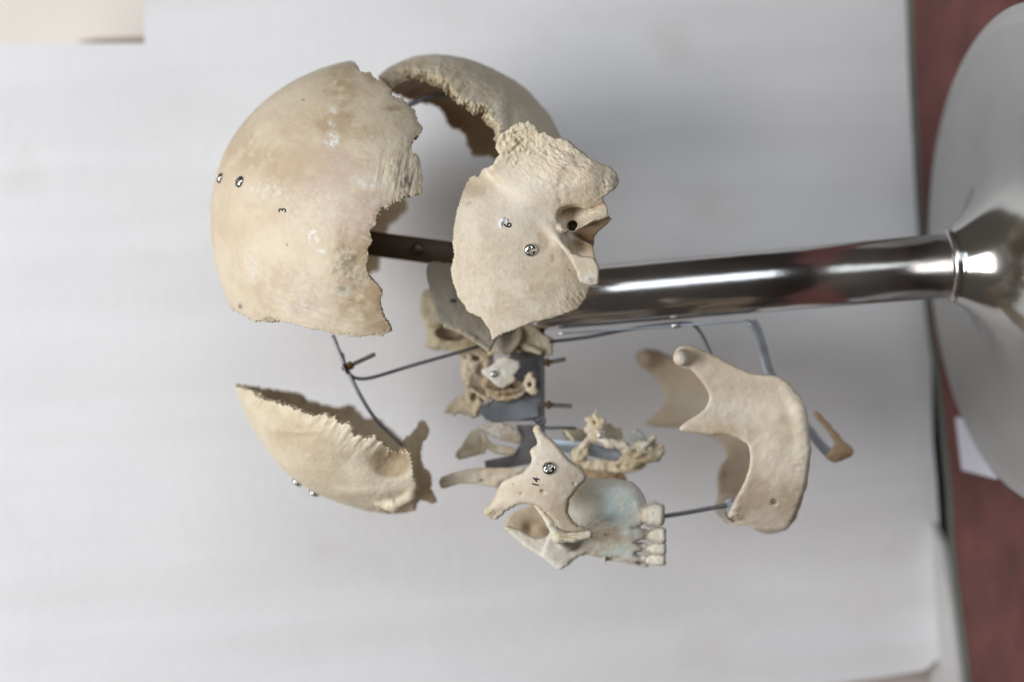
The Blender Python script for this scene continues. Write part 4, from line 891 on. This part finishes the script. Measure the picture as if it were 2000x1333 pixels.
eth = frag('ethmoid_bone', 'crumbling brown-and-cream inner nose bone with a whitish front plate, on the grey steel bracket',
  [([(915, 690), (945, 680), (965, 700), (950, 760), (940, 800), (925, 815), (912, 800), (908, 740)], 30, 14, 0.2, 0, 0.0),
   ([(868, 806), (874, 792), (890, 780), (906, 772), (914, 790), (912, 806), (890, 810)], 40, 6, 0, 0, 0),
   ([(902, 700), (925, 690), (930, 730), (920, 750), (904, 740)], 40, 10, 0.2, 0, 0),
   ([(948, 738), (990, 742), (1026, 748), (1020, 775), (985, 785), (950, 775)], 10, 10, 0, -0.3, 0),
   ([(1024, 735), (1040, 728), (1046, 744), (1052, 764), (1040, 770), (1026, 760)], -6, 6, 0, 0, 0)], BONE_BROWN, 2.0,
  chains=[[(955, 690, 0, 6), (985, 676, -4, 8), (1015, 686, -4, 5)], [(945, 758, -8, 3.5), (970, 768, -14, 3), (1000, 764, -12, 4), (1020, 758, -12, 2.5)], [(940, 748, -6, 3), (965, 756, -16, 3), (992, 752, -14, 3), (1016, 744, -14, 2)], [(925, 760, 10, 6), (935, 790, 10, 6), (928, 812, 12, 3)], [(905, 700, 20, 5), (912, 722, 14, 4), (906, 742, 18, 5)], [(912, 756, 6, 4), (935, 770, -4, 3), (952, 782, -6, 3)]],
  cuts=[((960, 752, -6), (14, 7, 16)), ((1008, 752, -6), (14, 8, 18)), ((940, 722, 14), (9, 12, 14)), ((925, 776, 4), (8, 10, 30)), ((930, 700, 10), (8, 6, 30)), ((1036, 752, -10), (5, 6, 12))], jag=6, rg=4.5, rs=13,
  mk=lambda V: dict(edge=blobs(V, [(925, 790, 30, 40, 0.9), (890, 795, 30, 14, 1), (1040, 750, 14, 20, 0.8), (1000, 690, 40, 14, .5)], 2, 14), chalk=blobs(V, [(1035, 750, 20, 24, .4), (925, 730, 12, 30, .6)], 3, 10), tan=blobs(V, [(985, 755, 40, 24, 1), (930, 745, 20, 26, 0.9)], 4), dark=blobs(V, [(985, 758, 34, 9, .5), (925, 748, 12, 12, .5)], 5)))
lac = frag('inner_nose_plate', 'small whitish plate with a shiny screw, in front of the crumbling brown nose bone',
  [([(962, 712), (972, 700), (988, 696), (1000, 700), (1016, 706), (1014, 722), (1004, 732), (1008, 744), (996, 752), (980, 758), (966, 752), (956, 742), (946, 734), (940, 724), (950, 718)], -26, 4, 0.1, 0.1, 0.25)], BONE_PALE, 1.6, jag=3, rg=1.2,
  mk=lambda V: dict(chalk=np.full(len(V), 0.7), teal=blobs(V, [(975, 725, 30, 24, 0.25)], 2), edge=blobs(V, [(1000, 745, 20, 10, .5)], 3)))
screw(lac, 965, 731, scale=0.6)
con = frag('nasal_concha', 'scroll-shaped pale nose bone, left of the screw in the cheek bone numbered 14',
  [([(888, 893), (893, 880), (903, 868), (914, 848), (930, 838), (944, 832), (950, 850), (952, 876), (938, 888), (918, 893), (900, 898)], 40, 5, 0, 0, 0.3),
   ([(935, 836), (955, 826), (975, 824), (998, 832), (1012, 842), (1020, 854), (1018, 866), (1000, 866), (975, 858), (955, 850)], 10, 5, 0.1, 0.5, 0.3),
   ([(950, 862), (975, 868), (998, 872), (1010, 884), (996, 890), (975, 888), (955, 880)], 18, 5, 0, 0.3, 0)], BONE_BROWN, 1.9,
  chains=[[(940, 838, 20, 5), (948, 862, 14, 6), (944, 884, 22, 4)]], jag=2, rg=1.8,
  mk=lambda V: dict(chalk=blobs(V, [(975, 845, 40, 20, 0.9), (985, 880, 24, 8, .6)], 2, 20), tan=blobs(V, [(905, 880, 20, 20, 0.6)], 3), edge=blobs(V, [(915, 885, 30, 16, .8)], 4)))
nas = frag('nasal_bone', 'long narrow brownish bone strip reaching left from behind the cheek bone numbered 14',
  [([(857, 942), (862, 934), (872, 928), (890, 922), (932, 914), (987, 914), (1024, 912), (1020, 922), (1000, 934), (976, 946), (969, 953), (932, 946), (895, 946), (870, 954), (860, 951)], -30, 5, 0.0, 0.3, 0.02)], BONE_PINK, 1.8, jag=2, rg=1.6,
  mk=lambda V: dict(tan=blobs(V, [(866, 942, 12, 14, 1), (930, 916, 60, 6, .5)], 2), edge=blobs(V, [(880, 948, 30, 6, .6)], 3)))
number(nas, '9', 941, 939, 13)
pal = frag('palate_bone', 'spiky cream bone cluster with a yellow pit, right of the cheek bone numbered 14',
  [([(1144, 838), (1150, 828), (1143, 816), (1156, 813), (1164, 799), (1168, 812), (1183, 816), (1182, 828), (1172, 840), (1178, 858), (1174, 868), (1160, 864), (1152, 870), (1150, 886), (1138, 900), (1120, 898), (1116, 888), (1124, 874), (1138, 860), (1150, 850)], 0, 7, 0.1, 0.0, 0),
   ([(1176, 860), (1200, 860), (1226, 864), (1240, 872), (1252, 862), (1262, 862), (1278, 852), (1282, 866), (1292, 868), (1296, 882), (1290, 896), (1270, 904), (1250, 912), (1228, 916), (1236, 898), (1222, 886), (1200, 878), (1180, 876)], -4, 8, 0, 0.2, 0),
   ([(1205, 872), (1230, 874), (1248, 866), (1262, 868), (1290, 872), (1296, 890), (1262, 905), (1225, 914), (1202, 906), (1216, 890)], 4, 9, 0.1, 0.3, 0),
   ([(1118, 896), (1150, 898), (1195, 900), (1240, 898), (1262, 904), (1250, 918), (1228, 924), (1200, 924), (1160, 920), (1130, 912)], 12, 9, 0, 0.2, 0)], BONE_BROWN, 1.8,
  chains=[[(1252, 880, -14, 7), (1266, 866, -18, 4), (1280, 852, -18, 1.5)], [(1258, 866, -14, 4), (1248, 860, -16, 2)], [(1170, 846, -6, 4), (1176, 862, -6, 4), (1200, 868, -6, 5), (1228, 870, -6, 4)], [(1228, 902, 0, 6), (1262, 900, -8, 5), (1290, 888, -8, 4)], [(1270, 878, -14, 3), (1292, 870, -14, 3), (1298, 884, -10, 2)], [(1150, 850, 0, 3), (1140, 872, -8, 3), (1126, 890, -8, 4)], [(1240, 892, -10, 3), (1262, 884, -16, 3), (1282, 892, -12, 3)]],
  cuts=[((1162, 826, -8), (4.5, 4, 10)), ((1262, 892, -16), (6, 5, 10)), ((1240, 882, -16), (7, 5, 12)), ((1278, 872, -10), (5, 5, 14)), ((1212, 912, 0), (8, 5, 12))], jag=6, rg=4.5, rs=14,
  mk=lambda V: dict(edge=blobs(V, [(1162, 822, 20, 24, 1), (1270, 885, 30, 20, 0.6), (1130, 890, 16, 16, .5), (1210, 915, 60, 10, .5)], 2, 14), chalk=blobs(V, [(1265, 868, 16, 16, 1), (1175, 862, 30, 16, .5), (1225, 872, 30, 12, .6), (1285, 890, 8, 10, .9), (1150, 860, 12, 26, .4)], 3, 10), tan=blobs(V, [(1160, 828, 6, 6, 1), (1260, 900, 30, 14, .6), (1232, 895, 10, 10, .9)], 4)))
screw(pal, 1173, 852, scale=0.5)
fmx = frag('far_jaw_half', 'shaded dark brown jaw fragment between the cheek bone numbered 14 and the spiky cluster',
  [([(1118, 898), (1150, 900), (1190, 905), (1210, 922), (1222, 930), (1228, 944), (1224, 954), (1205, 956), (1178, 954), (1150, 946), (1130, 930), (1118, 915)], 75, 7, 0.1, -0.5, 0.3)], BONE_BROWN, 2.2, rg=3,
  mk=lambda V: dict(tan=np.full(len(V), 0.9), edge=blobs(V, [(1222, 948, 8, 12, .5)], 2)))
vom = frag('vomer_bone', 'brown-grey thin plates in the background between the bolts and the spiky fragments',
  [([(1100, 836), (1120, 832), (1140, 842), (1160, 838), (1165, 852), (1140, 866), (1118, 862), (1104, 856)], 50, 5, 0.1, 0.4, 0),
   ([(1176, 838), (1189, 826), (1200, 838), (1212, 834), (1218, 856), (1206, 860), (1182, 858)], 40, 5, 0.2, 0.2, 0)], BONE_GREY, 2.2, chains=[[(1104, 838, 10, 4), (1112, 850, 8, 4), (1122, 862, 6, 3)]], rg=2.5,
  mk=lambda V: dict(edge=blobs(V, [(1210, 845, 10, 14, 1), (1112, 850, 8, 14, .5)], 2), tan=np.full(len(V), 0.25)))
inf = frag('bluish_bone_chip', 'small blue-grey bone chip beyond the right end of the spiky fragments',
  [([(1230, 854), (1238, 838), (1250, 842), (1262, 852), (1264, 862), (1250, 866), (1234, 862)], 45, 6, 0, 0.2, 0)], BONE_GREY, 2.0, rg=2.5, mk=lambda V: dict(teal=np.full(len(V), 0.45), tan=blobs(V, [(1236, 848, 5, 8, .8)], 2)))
